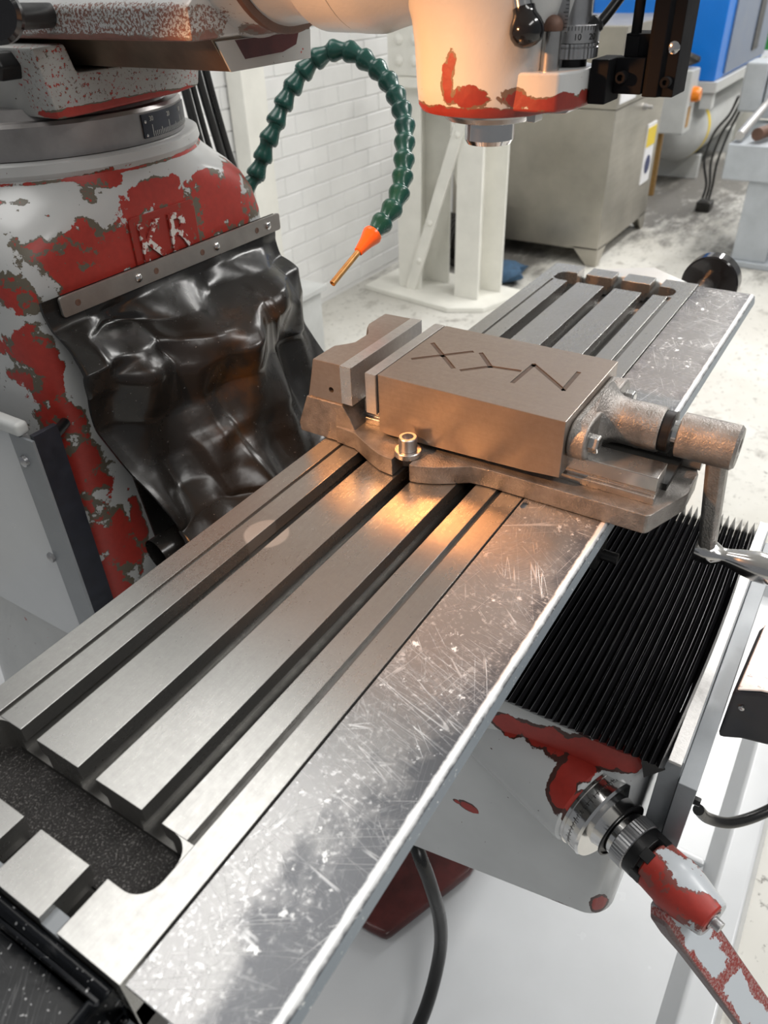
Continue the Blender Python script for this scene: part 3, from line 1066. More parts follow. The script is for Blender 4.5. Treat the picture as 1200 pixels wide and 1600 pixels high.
am = T.out(c, T.math('ADD', T.math('MULTIPLY', chip, 0.2), 0.25), 0.0, T.bump(T.math('MULTIPLY', chip, -1), 0.4, 0.001))
fin('crank_arm', bm, am, hub, bevel=0.0012)
bm = B()
lathe(bm, A0 + AD * 0.245 + AN * -0.006, D, [(0, .010), (.004, .013), (.012, .013), (.02, .010), (.04, .014), (.07, .0175), (.10, .015), (.12, .011), (.125, .004)], 28)
fin('crank_handle', bm, M['blackgloss'], hub)
# front end: clamp strip, end plate, switch box
bm = B()
box(bm, 0.425, 0.85, -0.2245, -0.2125, -0.150, -0.1465)
fin('clamp_strip', bm, M['alu'], kn, bevel=0.0006)
bm = B()
prism(bm, [(-0.207, -0.165), (-0.207, -0.315), (-0.226, -0.322), (-0.226, -0.151), (-0.2125, -0.151)], 'x', 0.432, 0.84)
fin('end_plate', bm, M['greypaint'], kn, bevel=0.001)
bm = B()
box(bm, 0.425, 0.845, -0.2435, -0.2262, -0.325, -0.172)
fin('end_plate', bm, M['greypaint'], kn, bevel=0.001)
for z in (-0.20, -0.305):
    bm = B()
    hexbolt(bm, (0.436, -0.2436, z), (0, -1, 0), 0.008, 0.006)
    fin('plate_screw', bm, M['blackox'], kn)
bm = B()
loft(bm, [[(.428, -.196, -.19), (.431, -.212, -.17), (.431, -.207, -.162), (.428, -.190, -.168)], [(.50, -.196, -.19), (.50, -.212, -.17), (.50, -.207, -.162), (.50, -.190, -.168)]])
fin('bellows_corner', bm, M['blackox'], kn)

sb = thing('switch_box', 'black steel box with worn silver top fixed in front of the knee', 'box', (0.60, -0.30, -0.19))
Mr = Matrix.Translation((0.530, -0.2450, 0)) @ Matrix.Rotation(math.radians(-3), 4, 'Z')
bm = B()
prism(bm, [(0.0, 0.0), (0.115, 0.0), (0.115, -0.16), (0.05, -0.16), (0.012, -0.022)], 'z', -0.212, -0.1385)
bmesh.ops.transform(bm, matrix=Mr, verts=bm.verts)
b0 = fin('box_body', bm, M['navy'], sb, bevel=0.006)
T = NT('worn_silver_paint')
wv = T.ramp(T.math('ADD', T.noise(120, 4, 0.7), 0.0), 0.60, 0.64)
M['silver'] = T.out(T.mix(T.math('MULTIPLY', wv, 0.6), (0.70, 0.70, 0.71), (0.10, 0.10, 0.10)), 0.4, 0.3)
bm = B()
prism(bm, [(0.003, -0.003), (0.112, -0.003), (0.112, -0.157), (0.052, -0.157), (0.0145, -0.023)], 'z', -0.1384, -0.1350)
bmesh.ops.transform(bm, matrix=Mr, verts=bm.verts)
fin('box_lid', bm, M['silver'], sb, bevel=0.002)
bm = B()
lathe(bm, Mr @ Vector((0.0055, -0.012, -0.160)), Mr.to_3x3() @ Vector((-1, 0, 0)), [(0, .003), (.0015, .003), (.002, .002)], 12)
fin('box_screw', bm, M['chrome'], sb)
bm = B()
tube(bm, [(0.455, -0.2505, -0.236), (0.47, -0.262, -0.262), (0.49, -0.285, -0.278), (0.53, -0.315, -0.285), (0.58, -0.35, -0.27), (0.64, -0.42, -0.25)], 0.0058)
tag(fin('power_cable', bm, M['cable']), 'black cable drooping from the knee end plate past the crank', 'cable')

# ------------------------------------------------------------------ column, base, guard strap
cl = thing('machine_column', 'white machine column with red chipped paint and cast KR badge', 'column', (0.615, 0.74, -0.93))
bm = B()
L = [(0.2875, .62, .735, .192, .192, 2.0), (0.286, .62, .735, .197, .197, 2.0), (0.276, .62, .735, .199, .198, 2.0), (0.270, .62, .735, .196, .194, 2.0), (0.262, .619, .735, .199, .194, 2.15),
     (0.250, .618, .735, .205, .195, 2.6), (0.238, .617, .735, .2095, .1955, 3.4), (0.222, .616, .735, .213, .196, 4.8), (0.20, .615, .735, .2155, .196, 7), (0.17, .615, .735, .217, .196, 9),
     (0.10, .615, .735, .219, .1965, 10), (-0.05, .614, .735, .224, .197, 10), (-0.2, .614, .737, .234, .20, 10), (-0.45, .614, .74, .25, .207, 10), (-0.9, .614, .75, .29, .23, 10)]
loft(bm, [sup(cx, cy, z, hx, hy, e, 160) for z, cx, cy, hx, hy, e in L])
cc = fin('column_casting', bm, M['column'], cl)
# cast badge
bm = B()
fr = [(x, z) for x, z in rrect(0.560, 0.672, 0.130, 0.2165, 0.006)]
prism(bm, fr, 'y', 0.5392, 0.5362)
T = NT('badge_enamel')
nz = T.noise(70, 4, 0.6)
M['badge'] = T.out(T.mix(T.ramp(nz, 0.62, 0.66), (0.27, 0.022, 0.014), (0.12, 0.10, 0.07)), 0.32, 0.0, T.bump(T.noise(90, 3, 0.5), 0.2, 0.001))
T = NT('badge_letter_enamel')
nz = T.noise(95, 4, 0.6)
M['letter'] = T.out(T.mix(T.ramp(nz, 0.50, 0.53), (0.25, 0.020, 0.013), (0.55, 0.53, 0.50)), 0.32, 0.0)
bd = fin('cast_badge', bm, M['badge'], cl, bevel=0.0012)
Mt = Matrix(((1, 0, 0, 0), (0, 0, -1, 0), (0, 1, 0, 0), (0, 0, 0, 1)))
for ch, x in (('K', 0.589), ('R', 0.637)):
    bm = B()
    text_mesh(bm, ch, 0.066, 0.0022, Matrix.Translation((x, 0.5358, 0.182)) @ Mt, 0.0008)
    o = fin('badge_letter', bm, M['letter'], bd)
    o['label'] = 'raised cast letter %s' % ch
# strap clamping the rubber guard
bm = B()
prism(bm, [(x, z) for x, z in rrect(0.432, 0.828, 0.1395, 0.1630, 0.004)], 'y', 0.5255, 0.5295)
sp_ = fin('guard_strap', bm, M['strap'], cl, bevel=0.0006)
for x, kind in ((0.455, 0), (0.548, 1), (0.578, 0), (0.662, 0), (0.690, 1), (0.775, 0), (0.800, 1)):
    bm = B()
    if kind:
        lathe(bm, (x, 0.5255, 0.151), (0, -1, 0), [(0, .0052), (.0015, .0050), (.0032, .0030), (.0036, .0005)], 20)
        fin('strap_screw', bm, M['chrome'], sp_)
    else:
        lathe(bm, (x, 0.5254, 0.151), (0, -1, 0), [(0, .0040), (.0004, .0038), (.0004, .0022), (-.001, .0020), (-.001, .0002)], 18)
        fin('strap_eyelet', bm, M['rust'], sp_)
bm = B()
prism(bm, [(0.619, 0.061), (0.85, 0.055), (0.95, 0.16), (0.95, 0.95), (0.436, 0.95), (0.436, 0.165), (0.440, 0.131)], 'z', FZ + 0.022, -0.90)
fin('base_foot', bm, M['redbase'], cl, bevel=0.01)
# side opening
bm = B()
box(bm, 0.3955, 0.400, 0.62, 0.70, 0.07, 0.115)
fin('side_opening', bm, M['grime'], cl, bevel=0.003)

# rubber guard hanging from the strap
bm = B()
NU, NV = 90, 80
def gprof(v):
    P = [(.533, .1625), (.533, .150), (.531, .128), (.516, .104), (.487, .084), (.474, .055), (.480, .010), (.458, -.040), (.430, -.082), (.402, -.112), (.368, -.128), (.345, -.150)]
    t = v * (len(P) - 1)
    i = min(int(t), len(P) - 2)
    f = t - i
    a, b = P[i], P[i + 1]
    f = f * f * (3 - 2 * f) * 0.4 + f * 0.6
    return a[0] + (b[0] - a[0]) * f, a[1] + (b[1] - a[1]) * f
def G(u, v):
    y, z = gprof(v)
    x = 0.413 + 0.41 * u
    k = min(1, max(0, (v - 0.10) / 0.3))
    mid = math.sin(math.pi * u) ** 0.8
    y -= k * (0.030 * mid)
    # folds
    y -= k * 0.010 * math.sin(2 * math.pi * (1.6 * u + 0.55 * v) + 0.6)
    y -= k * 0.007 * math.sin(2 * math.pi * (3.1 * u - 1.4 * v) + 1.9)
    z += k * 0.007 * math.sin(2 * math.pi * (1.3 * u + 1.9 * v) + 2.6)
    y -= k * 0.004 * math.sin(2 * math.pi * (5.3 * u + 2.9 * v))
    # shoulder dents below the strap
    b = math.exp(-((v - 0.26) / 0.07) ** 2)
    y -= b * 0.012 * math.sin(2 * math.pi * 2.3 * u + 2.0)
    z += b * 0.008 * math.sin(2 * math.pi * 1.7 * u + 0.4)
    # embossed pad shape
    for (uc, vc, ru, rv, am) in ((0.50, 0.50, 0.20, 0.16, 0.010), (0.80, 0.42, 0.10, 0.12, 0.008), (0.18, 0.33, 0.10, 0.08, -0.008), (0.30, 0.72, 0.07, 0.10, 0.007)):
        d = max(abs(u - uc) / ru, abs(v - vc) / rv)
        y -= am * max(0.0, min(1.0, (1.12 - d) / 0.22)) * k
    # edge flutter
    e = max(0, 1 - u / 0.14)
    y += k * e * 0.012 * math.sin(7.5 * v * 2 + 0.5)
    x += k * e * 0.010 * math.sin(8.5 * v + 1.0) 
    e2 = max(0, 1 - (1 - u) / 0.12)
    x += k * e2 * 0.006 * math.sin(9 * v)
    return (x, y, z)
def gpanel(off):
    return [[bm.verts.new((p[0], p[1] + off, p[2] - off * 0.3)) for p in (G(i / NU, j / NV) for i in range(NU + 1))] for j in range(NV + 1)]
ga, gb = gpanel(0), gpanel(0.004)
for g in (ga, gb):
    for j in range(NV):
        for i in range(NU):
            bm.faces.new((g[j][i], g[j][i + 1], g[j + 1][i + 1], g[j + 1][i]))
for j in range(NV):
    bm.faces.new((ga[j][0], ga[j + 1][0], gb[j + 1][0], gb[j][0]))
    bm.faces.new((ga[j][NU], gb[j][NU], gb[j + 1][NU], ga[j + 1][NU]))
for i in range(NU):
    bm.faces.new((ga[0][i], gb[0][i], gb[0][i + 1], ga[0][i + 1]))
    bm.faces.new((ga[NV][i], ga[NV][i + 1], gb[NV][i + 1], gb[NV][i]))
o = fin('chip_guard', bm, M['rubber'], None, loc=(0.62, 0.45, -0.14), ang=80)
tag(o, 'crumpled glossy black rubber chip guard hanging between column and table', 'chip guard')
bm = B()
fl_ = [(0.525, 0.10), (0.505, 0.02), (0.490, -0.08), (0.475, -0.18), (0.465, -0.30)]
loft(bm, [[(x, y, z) for y, z in fl_] + [(x, y + .003, z) for y, z in fl_[::-1]] for x in (0.442, 0.80)])
fl_o = fin('inner_flap', bm, M['rubber'], o)
bm = B()
lathe(bm, (0.402, 0.430, -0.152), (1, -0.15, 0.05), [(0, .024), (.14, .024), (.14, .022), (0.001, .022)], 32, capa=False, capb=False)
tag(fin('rubber_roll', bm, M['rubber']), 'rolled black rubber end poking out below the chip guard', 'rubber roll')

# ------------------------------------------------------------------ turret and ram
tr = thing('ram_turret', 'grey swivel turret with graduated ring on top of the column', 'turret', (0.62, 0.735, 0.288))
bm = B()
lathe(bm, (0.62, 0.735, 0.288), (0, 0, 1), [(0, .176), (.0005, .181), (.034, .181), (.038, .178), (.0385, .165), (.05, .160)], 96)
fin('swivel_ring', bm, plain('ring_worn_steel', (0.30, 0.285, 0.28), 0.38, 0.8, 0.18, 20), tr)
# degree plaque on the ring
bm = B()
RR = 0.1815
a0, a1 = math.radians(-88), math.radians(-47)
K = 16
rows = []
for k in range(K + 1):
    a = a0 + (a1 - a0) * k / K
    rows.append([bm.verts.new((0.62 + r * math.cos(a), 0.735 + r * math.sin(a), z)) for r, z in ((RR, .2935), (RR + .0012, .2935), (RR + .0012, .3195), (RR, .3195))])
for a, b in zip(rows, rows[1:]):
    for q in range(4):
        bm.faces.new((a[q], b[q], b[(q + 1) % 4], a[(q + 1) % 4]))
bm.faces.new(rows[0])
bm.faces.new(rows[-1][::-1])
pq = fin('degree_plaque', bm, M['plaque'], tr)
bm = B()
for k in range(31):
    a = math.radians(-83 + k * 1.15)
    h_ = 0.013 if k % 10 == 0 else (0.008 if k % 5 == 0 else 0.0055)
    r = RR + 0.0015
    da = 0.0006 / r
    v = [bm.verts.new((0.62 + r * math.cos(a + s * da), 0.735 + r * math.sin(a + s * da), z)) for s, z in ((-1, .2942), (1, .2942), (1, .2942 + h_), (-1, .2942 + h_))]
    bm.faces.new(v)
o = fin('degree_marks', bm, M['tick'], pq, smooth=False)
o['kind'] = 'stuff'
for k, s in ((0, '30'), (10, '20'), (20, '10')):
    a = math.radians(-83 + k * 1.15)
    r = RR + 0.0014
    bm = B()
    Mz = Matrix.Translation((0.62 + r * math.cos(a), 0.735 + r * math.sin(a), .3135)) @ Matrix.Rotation(a + math.pi / 2, 4, 'Z') @ Mt
    text_mesh(bm, s, 0.0075, 0.0003, Mz)
    fin('degree_number', bm, M['tick'], pq)
for z in (.2965, .3115):
    a = math.radians(-86.6)
    bm = B()
    lathe(bm, (0.62 + RR * math.cos(a), 0.735 + RR * math.sin(a), z), (math.cos(a), math.sin(a), 0), [(0, .002), (.0018, .0018), (.0022, .0005)], 12)
    fin('plaque_rivet', bm, M['steel'], pq)
# dovetail block
bm = B()
prism(bm, [(0.503, 0.399), (0.545, 0.3995), (0.553, 0.372), (0.70, 0.372), (0.71, 0.399), (0.752, 0.399), (0.735, 0.338), (0.70, 0.334), (0.56, 0.330), (0.515, 0.330)], 'y', 0.556, 0.93)
fin('dovetail_block', bm, M['turret'], tr, bevel=0.004)
bm = B()
hexbolt(bm, (0.512, 0.60, 0.382), (-1, 0.0, 0), 0.026, 0.03)
fin('clamp_bolt', bm, M['blackox'], tr, bevel=0.002)

rm = thing('machine_ram', 'white overarm ram with chipped band running back over the turret', 'ram', (0.63, 0.6, 0.38))
bm = B()
prism(bm, [(0.527, 0.404), (0.527, 0.432), (0.540, 0.440), (0.552, 0.470), (0.575, 0.520), (0.61, 0.56), (0.66, 0.56), (0.695, 0.52), (0.718, 0.47), (0.730, 0.44), (0.735, 0.432), (0.735, 0.404)], 'y', 0.352, 1.0)
fin('ram_body', bm, M['ram'], rm, bevel=0.004)
bm = B()
prism(bm, [(0.578, 0.375), (0.556, 0.405), (0.715, 0.405), (0.708, 0.375)], 'y', 0.357, 1.0)
dv_ = fin('dovetail_slide', bm, plain('oily_slide_steel', (0.20, 0.155, 0.115), 0.34, 0.75, 0.2, 30), rm, bevel=0.001)
bm = B()
prism(bm, [(0.577, 0.3748), (0.561, 0.402), (0.712, 0.402), (0.709, 0.3748)], 'y', 0.3568, 0.3545)
fin('slide_end', bm, M['turret'], dv_, bevel=0.0008)
bm = B()
prism(bm, [(0.600, 0.384), (0.588, 0.401), (0.690, 0.401), (0.684, 0.390), (0.66, 0.385)], 'y', 0.3546, 0.3540)
fin('slide_recess', bm, M['redbase'], dv_)
bm = B()
lathe(bm, (0.632, 0.362, 0.502), (0, -1, 0), [(0, .104), (.004, .104), (.012, .1005), (.022, .0975), (.040, .0970)], 72)
fin('ram_nose', bm, M['ram'], rm)
bm = B()
lathe(bm, (0.632, 0.3215, 0.502), (0, -1, 0), [(0, .0985), (.006, .0985), (.007, .0965)], 72)
fin('swivel_flange', bm, M['rust'], rm)
# lamp clamped to the ram's side: black knuckle in view, shade above
lp = thing('machine_lamp', 'black jointed work lamp at the top left corner beside the ram', 'lamp', (0.40, 0.44, 0.43))
bm = B()
lathe(bm, (0.415, 0.470, 0.432), (-0.65, -0.75, 0.05), [(0, .020), (.003, .0225), (.030, .0225), (.033, .019), (.033, .001)], 40)
fin('lamp_joint', bm, M['blackgloss'], lp)
bm = B()
tube(bm, [(0.40, 0.452, 0.45), (0.34, 0.44, 0.56), (0.22, 0.44, 0.62), (0.09, 0.44, 0.59), (0.065, 0.441, 0.548)], 0.009)
fin('lamp_arm', bm, M['blackox'], lp)
bm = B()
cyl(bm, (0.53, 0.55, 0.425), (0.41, 0.478, 0.43), 0.011)
fin('lamp_mount', bm, M['blackox'], lp)
LP = Vector((0.10, 0.42, 0.52))
LT = Vector((0.60, 0.11, 0.09))
ld = (LT - LP).normalized()
bm = B()
lathe(bm, LP - ld * 0.055, ld, [(0, .012), (.004, .020), (.030, .026), (.075, .050), (.0755, .0485), (.031, .0245), (.006, .018), (.006, .001)], 40, capa=True, capb=False)
fin('lamp_shade', bm, M['blackox'], lp)
T = NT('halogen_bulb')
T.b.inputs['Emission Color'].default_value = (1, 0.55, 0.25, 1)
T.b.inputs['Emission Strength'].default_value = 20
bm = B()
bmesh.ops.create_uvsphere(bm, u_segments=16, v_segments=10, radius=0.010, matrix=Matrix.Translation(LP - ld * 0.03))
fin('bulb', bm, T.m, lp)
sl = bpy.data.lights.new('lamp_beam', 'SPOT')
sl.energy = 42
sl.color = (1.0, 0.43, 0.155)
sl.spot_size = math.radians(66)
sl.spot_blend = 0.6
sl.shadow_soft_size = 0.02
so = bpy.data.objects.new('lamp_beam', sl)
so.location = LP - ld * 0.012
so.rotation_euler = ld.to_track_quat('-Z', 'Y').to_euler()
COL.objects.link(so)
so.parent = lp
so.matrix_parent_inverse = Matrix.Translation(-Vector(lp.location))

# ------------------------------------------------------------------ milling head
hd = thing('milling_head', 'cream milling head with chipped red rim, quill and black feed lever', 'milling head', (0.635, 0.098, 0.318))
bm = B()
lathe(bm, (0.632, 0.314, 0.502), (0, -1, 0), [(0, .092), (.028, .088), (.045, .090), (.052, .0965), (.090, .0970)], 72)
nk = fin('head_neck', bm, M['head'], hd)
bm = B()
lathe(bm, (0.632, 0.2235, 0.502), (0, -1, 0), [(0, .096), (.001, .0975), (.018, .0975), (.03, .094), (.08, .082)], 72)
fin('neck_flange', bm, M['head'], hd)
AX, AY = 0.635, 0.098
bm = B()
HR = [(0.3475, .056, .056, 2.0), (0.3490, .0625, .0625, 2.0), (0.3535, .0655, .0655, 2.0), (0.37, .0665, .0665, 2.05), (0.400, .0675, .068, 2.1), (0.418, .068, .070, 2.2), (0.435, .070, .075, 2.3),
      (0.47, .072, .082, 2.5), (0.60, .075, .085, 2.6)]
loft(bm, [sup(AX, AY, z, hx, hy, e, 96) for z, hx, hy, e in HR])
qh = fin('quill_housing', bm, M['head'], hd)
bm = B()
prism(bm, [(0.586, 0.09), (0.586, 0.036), (0.593, 0.019), (0.612, 0.009), (0.655, 0.008), (0.672, 0.024), (0.682, 0.05), (0.684, 0.09)], 'z', 0.3535, 0.3825)
fin('stop_lobe', bm, M['head'], hd, bevel=0.0025, seg=3)
bm = B()
lathe(bm, (AX, AY, 0.3475), (0, 0, -1), [(0, .0445), (.003, .0440), (.0075, .0400), (.0085, .036)], 64)
fin('quill_nose', bm, M['steel'], hd)
bm = B()
lathe(bm, (AX, AY, 0.3395), (0, 0, -1), [(0, .0215), (.0015, .0228), (.0165, .0230), (.0205, .0205), (.0212, .0175), (.012, .0155), (0.012, .001)], 56)
sn = fin('spindle_nose', bm, M['chrome'], hd)
bm = B()
box(bm, 0.610, 0.628, 0.044, 0.052, 0.342, 0.3532)
fin('lock_lug', bm, M['steel'], hd, bevel=0.001)
bm = B()
prism(bm, [(0.044, 0.3465), (0.044, 0.3535), (0.016, 0.3535), (0.024, 0.3475)], 'x', 0.628, 0.66)
fin('lobe_rib', bm, M['satin'], hd, bevel=0.001)
bm = B()
cyl(bm, (0.604, 0.032, 0.3826), (0.604, 0.032, 0.410), 0.0078, n=24)
fin('stop_pin', bm, M['steel'], hd)
bm = B()
bmesh.ops.create_uvsphere(bm, u_segments=16, v_segments=10, radius=0.008, matrix=Matrix.Translation((0.604, 0.032, 0.413)))
fin('pin_cap', bm, M['rust'], hd)
# quill stop micrometer nut and screw
SX, SY = 0.64, 0.027
bm = B()
cyl(bm, (SX, SY, 0.3826), (SX, SY, 0.389), 0.0125, n=28)
fin('stop_washer', bm, M['blackox'], hd)
bm = B()
n = 72
rings = []
for z, r in ((.3885, .0190), (.3890, .0202), (.3962, .0202), (.3967, .0192), (.3972, .0192), (.3977, .0202), (.3995, .0202), (.4000, .0195)):
    rings.append([(SX + (r + (.0004 if k % 2 else -.0002)) * math.cos(2 * math.pi * k / n), SY + (r + (.0004 if k % 2 else -.0002)) * math.sin(2 * math.pi * k / n), z) for k in range(n)])
loft(bm, rings)
fin('knurled_ring', bm, M['satin'], hd, ang=12)
bm = B()
lathe(bm, (SX, SY, 0.4001), (0, 0, 1), [(0, .0205), (.012, .0210), (.0125, .0200), (.0125, .010)], 64)
di = fin('micrometer_dial', bm, M['satin'], hd)
bm = B()
for k in range(50):
    a = 2 * math.pi * k / 50
    r = .0211
    hh = .0045 if k % 5 == 0 else .003
    v = [bm.verts.new((SX + r * math.cos(a + s * .012), SY + r * math.sin(a + s * .012), z)) for s, z in ((-1, .412 - hh), (1, .412 - hh), (1, .4121), (-1, .4121))]
    bm.faces.new(v)
o = fin('dial_marks', bm, M['inkblack'], di, smooth=False)
o['kind'] = 'stuff'
for s, a in (('10', -152), ('20', -116)):
    a = math.radians(a)
    bm = B()
    Mz = Matrix.Translation((SX + .0209 * math.cos(a), SY + .0209 * math.sin(a), .4043)) @ Matrix.Rotation(a + math.pi / 2, 4, 'Z') @ Mt
    text_mesh(bm, s, 0.0065, 0.0003, Mz)
    fin('dial_number', bm, M['inkblack'], di)
bm = B()
cyl(bm, (SX, SY, 0.4126), (SX, SY, 0.56), 0.0128, n=32)
fin('stop_screw', bm, M['satin'], hd)
bm = B()
box(bm, 0.6090, 0.6105, 0.022, 0.032, 0.409, 0.55)
rl = fin('depth_scale', bm, M['satin'], hd, bevel=0.0003)
bm = B()
for k in range(40):
    z = 0.412 + k * 0.0025
    box(bm, 0.6084, 0.6090, 0.022, 0.026 if k % 4 == 0 else 0.0245, z, z + 0.0004)
o = fin('scale_marks', bm, M['inkblack'], rl, smooth=False)
o['kind'] = 'stuff'
# feed lever with ball end
bm = B()
lathe(bm, (0.578, 0.040, 0.4005), (0.1, 0.30, 1), [(0, .001), (.001, .006), (.004, .0108), (.009, .0133), (.013, .0136), (.018, .0122), (.022, .0098), (.025, .0088), (.028, .0086)], 36)
lv = fin('lever_ball', bm, M['blackgloss'], hd)
bm = B()
tube(bm, [(0.5800, 0.0475, 0.425), (0.585, 0.062, 0.472), (0.598, 0.075, 0.56)], 0.0078, 16)
fin('lever_rod', bm, M['chrome'], hd)
bm = B()
tube(bm, [(0.645, 0.012, 0.408), (0.66, 0.002, 0.425), (0.70, -0.02, 0.47)], 0.0042, 12)
fin('trip_lever', bm, M['blackox'], hd)
bm = B()
lathe(bm, (0.640, 0.016, 0.407), (0.4, -0.6, 0.6), [(0, .007), (.010, .007), (.012, .005)], 20)
fin('trip_pivot', bm, M['blackox'], hd)
# linear scale bracket
lsb = thing('quill_scale', 'black quill readout scale on its clamp bracket at the head front', 'readout scale', (0.65, -0.03, 0.36))
bm = B()
box(bm, 0.632, 0.668, -0.008, 0.0072, 0.3555, 0.3885)
fin('clamp_block', bm, M['blackmatte'], lsb, bevel=0.0012)
bm = B()
box(bm, 0.648, 0.690, -0.0325, -0.0085, 0.362, 0.3885)
fin('bracket_arm', bm, M['blackmatte'], lsb, bevel=0.0008)
bm = B()
lathe(bm, (0.6479, -0.0165, 0.375), (-1, 0, 0), [(0, .0045), (.009, .0045), (.0095, .004), (.0095, .0025), (.006, .0022), (.006, .0003)], 22)
fin('cap_screw', bm, M['blackmatte'], lsb)
bm = B()
box(bm, 0.655, 0.690, -0.0325, -0.012, 0.3886, 0.405)
box(bm, 0.653, 0.668, -0.024, -0.013, 0.3886, 0.403)
fin('reader_block', bm, M['blackmatte'], lsb, bevel=0.0008)
bm = B()
cyl(bm, (0.66, -0.0185, 0.403), (0.66, -0.0185, 0.56), 0.0042, n=18)
fin('reader_rod', bm, M['blackmatte'], lsb)
bm = B()
prism(bm, [(0.650, -0.033), (0.648, -0.036), (0.648, -0.046), (0.652, -0.048), (0.652, -0.058), (0.690, -0.058), (0.690, -0.033)], 'z', 0.3605, 0.57)
rl = fin('scale_rail', bm, M['blackmatte'], lsb, bevel=0.0008)
bm = B()
lathe(bm, (0.6519, -0.053, 0.396), (-1, 0, 0), [(0, .0048), (.001, .0046), (.0018, .0030), (.002, .0004)], 20)
fin('rail_screw', bm, M['chrome'], rl)
bm = B()
lathe(bm, (0.6519, -0.052, 0.372), (-1, 0, 0), [(0, .0042), (.007, .0042), (.0075, .0036), (.0075, .002), (.005, .002), (.005, .0003)], 20)
fin('rail_screw', bm, M['blackmatte'], rl)

# ------------------------------------------------------------------ coolant hose
hp = [(0.815, 0.580, 0.190), (0.841, 0.566, 0.214), (0.850, 0.562, 0.237), (0.866, 0.554, 0.265), (0.896, 0.543, 0.307), (0.923, 0.525, 0.340), (0.943, 0.498, 0.359), (0.948, 0.469, 0.359),
      (0.947, 0.431, 0.344), (0.938, 0.400, 0.327), (0.923, 0.374, 0.306), (0.903, 0.352, 0.283), (0.877, 0.337, 0.257), (0.850, 0.323, 0.231), (0.820, 0.314, 0.206), (0.787, 0.315, 0.186), (0.764, 0.316, 0.176)]
ho = thing('coolant_hose', 'green segmented coolant hose with orange nozzle looping behind the vise', 'coolant hose', hp[0])
cp_ = catmull(hp, 24)
acc = [0]
for a, b in zip(cp_, cp_[1:]):
    acc.append(acc[-1] + (b - a).length)
NS = 23
def at_len(s):
    for i in range(len(acc) - 1):
        if acc[i + 1] >= s:
            f = (s - acc[i]) / max(1e-9, acc[i + 1] - acc[i])
            return cp_[i].lerp(cp_[i + 1], f)
    return cp_[-1]
step = acc[-1] / NS
segme = None
for i in range(NS):
    a, b = at_len(i * step), at_len((i + 1) * step)
    d = (b - a).normalized()
    if segme is None:
        t = B()
        lathe(t, (0, 0, 0), (0, 0, 1), [(0.0, .0095), (.0008, .0128), (.0022, .0140), (.0055, .0145), (.0075, .0143), (.0120, .0125), (.0200, .0098), (.0235, .0098), (.0265, .0112), (.0290, .0108), (.0305, .0080)], 24)
        bmesh.ops.recalc_face_normals(t, faces=t.faces)
        segme = bpy.data.meshes.new('hose_segment')
        t.to_mesh(segme)
        t.free()
        segme.shade_smooth()
        segme.set_sharp_from_angle(angle=math.radians(40))
        segme.materials.append(M['green'])
    o = bpy.data.objects.new('hose_segment', segme)
    o.parent = ho
    o.location = a - Vector(hp[0])
    jit = Vector((random.uniform(-.06, .06), random.uniform(-.06, .06), random.uniform(-.06, .06)))
    o.rotation_euler = (d + jit).normalized().to_track_quat('Z', 'Y').to_euler()
    k = step / 0.0250
    o.scale = (1, 1, k)
    COL.objects.link(o)
dn = (Vector((0.679, 0.326, 0.134)) - Vector((0.757, 0.316, 0.174))).normalized()
N0 = Vector((0.762, 0.316, 0.176))
bm = B()
lathe(bm, N0, dn, [(0, .0125), (.003, .0132), (.006, .0125), (.016, .0092), (.032, .0062), (.034, .0058), (.034, .003)], 28)
fin('hose_nozzle', bm, M['orange'], ho)
bm = B()
lathe(bm, N0 + dn * 0.032, dn, [(0, .0040), (.060, .0040), (.060, .0030), (.05, .0028), (.05, .0003)], 20)
fin('nozzle_tube', bm, M['brass'], ho)

# cables hanging behind the turret
for k, (xa, xb, r) in enumerate(((1.095, 1.115, .009), (1.116, 1.137, .006), (1.137, 1.163, .008), (1.160, 1.185, .008))):
    bm = B()
    tube(bm, [(xa - .02, 0.95, 0.46), (xa - .01, 0.95, 0.38), (xa, 0.95, 0.29), (xb, 0.95, 0.17), (xb + .04, 0.95, 0.0), (xb + .04, 0.95, -0.2)], r)
    tag(fin('hanging_cable', bm, M['cable']), 'black cable hanging behind the turret, %s of the four' % ('leftmost', 'second from left', 'third from left', 'rightmost')[k], 'cable', 'cables behind the turret')
# drain hose loop below the knee
bm = B()
tube(bm, [(0.50, 0.13, -0.58), (0.44, 0.068, -0.57), (0.43, 0.041, -0.622), (0.43, 0.023, -0.715), (0.415, 0.016, -0.80), (0.36, 0.012, -0.875), (0.29, 0.02, -0.914), (0.18, 0.05, -0.917)], 0.0105, 16)
tag(fin('coolant_cable', bm, M['cable']), 'thick black hose curving down below the table front edge', 'hose')

# left side guard panel
gp = thing('guard_panel', 'white side panel with grey and navy edge post left of the column', 'panel', (0.34, 0.7, -0.4))
bm = B()
box(bm, 0.348, 0.358, 0.55, 1.05, -0.34, 0.02)
fin('panel_sheet', bm, M['whitetray'], gp, bevel=0.002)
bm = B()
box(bm, 0.338, 0.342, 0.513, 0.556, -0.42, 0.028)
fin('post_side', bm, M['greypaint'], gp, bevel=0.0006)
bm = B()
box(bm, 0.3421, 0.375, 0.513, 0.5205, -0.42, 0.033)
fin('post_front', bm, M['navy'], gp, bevel=0.0006)
bm = B()
box(bm, 0.334, 0.352, 0.530, 0.62, 0.0285, 0.046)
fin('post_cap', bm, M['lightgrey'], gp, bevel=0.006, seg=3)
bm = B()
cyl(bm, (0.372, 0.528, 0.012), (0.405, 0.545, 0.012), 0.0065)
fin('hinge_pin', bm, M['blackox'], gp)
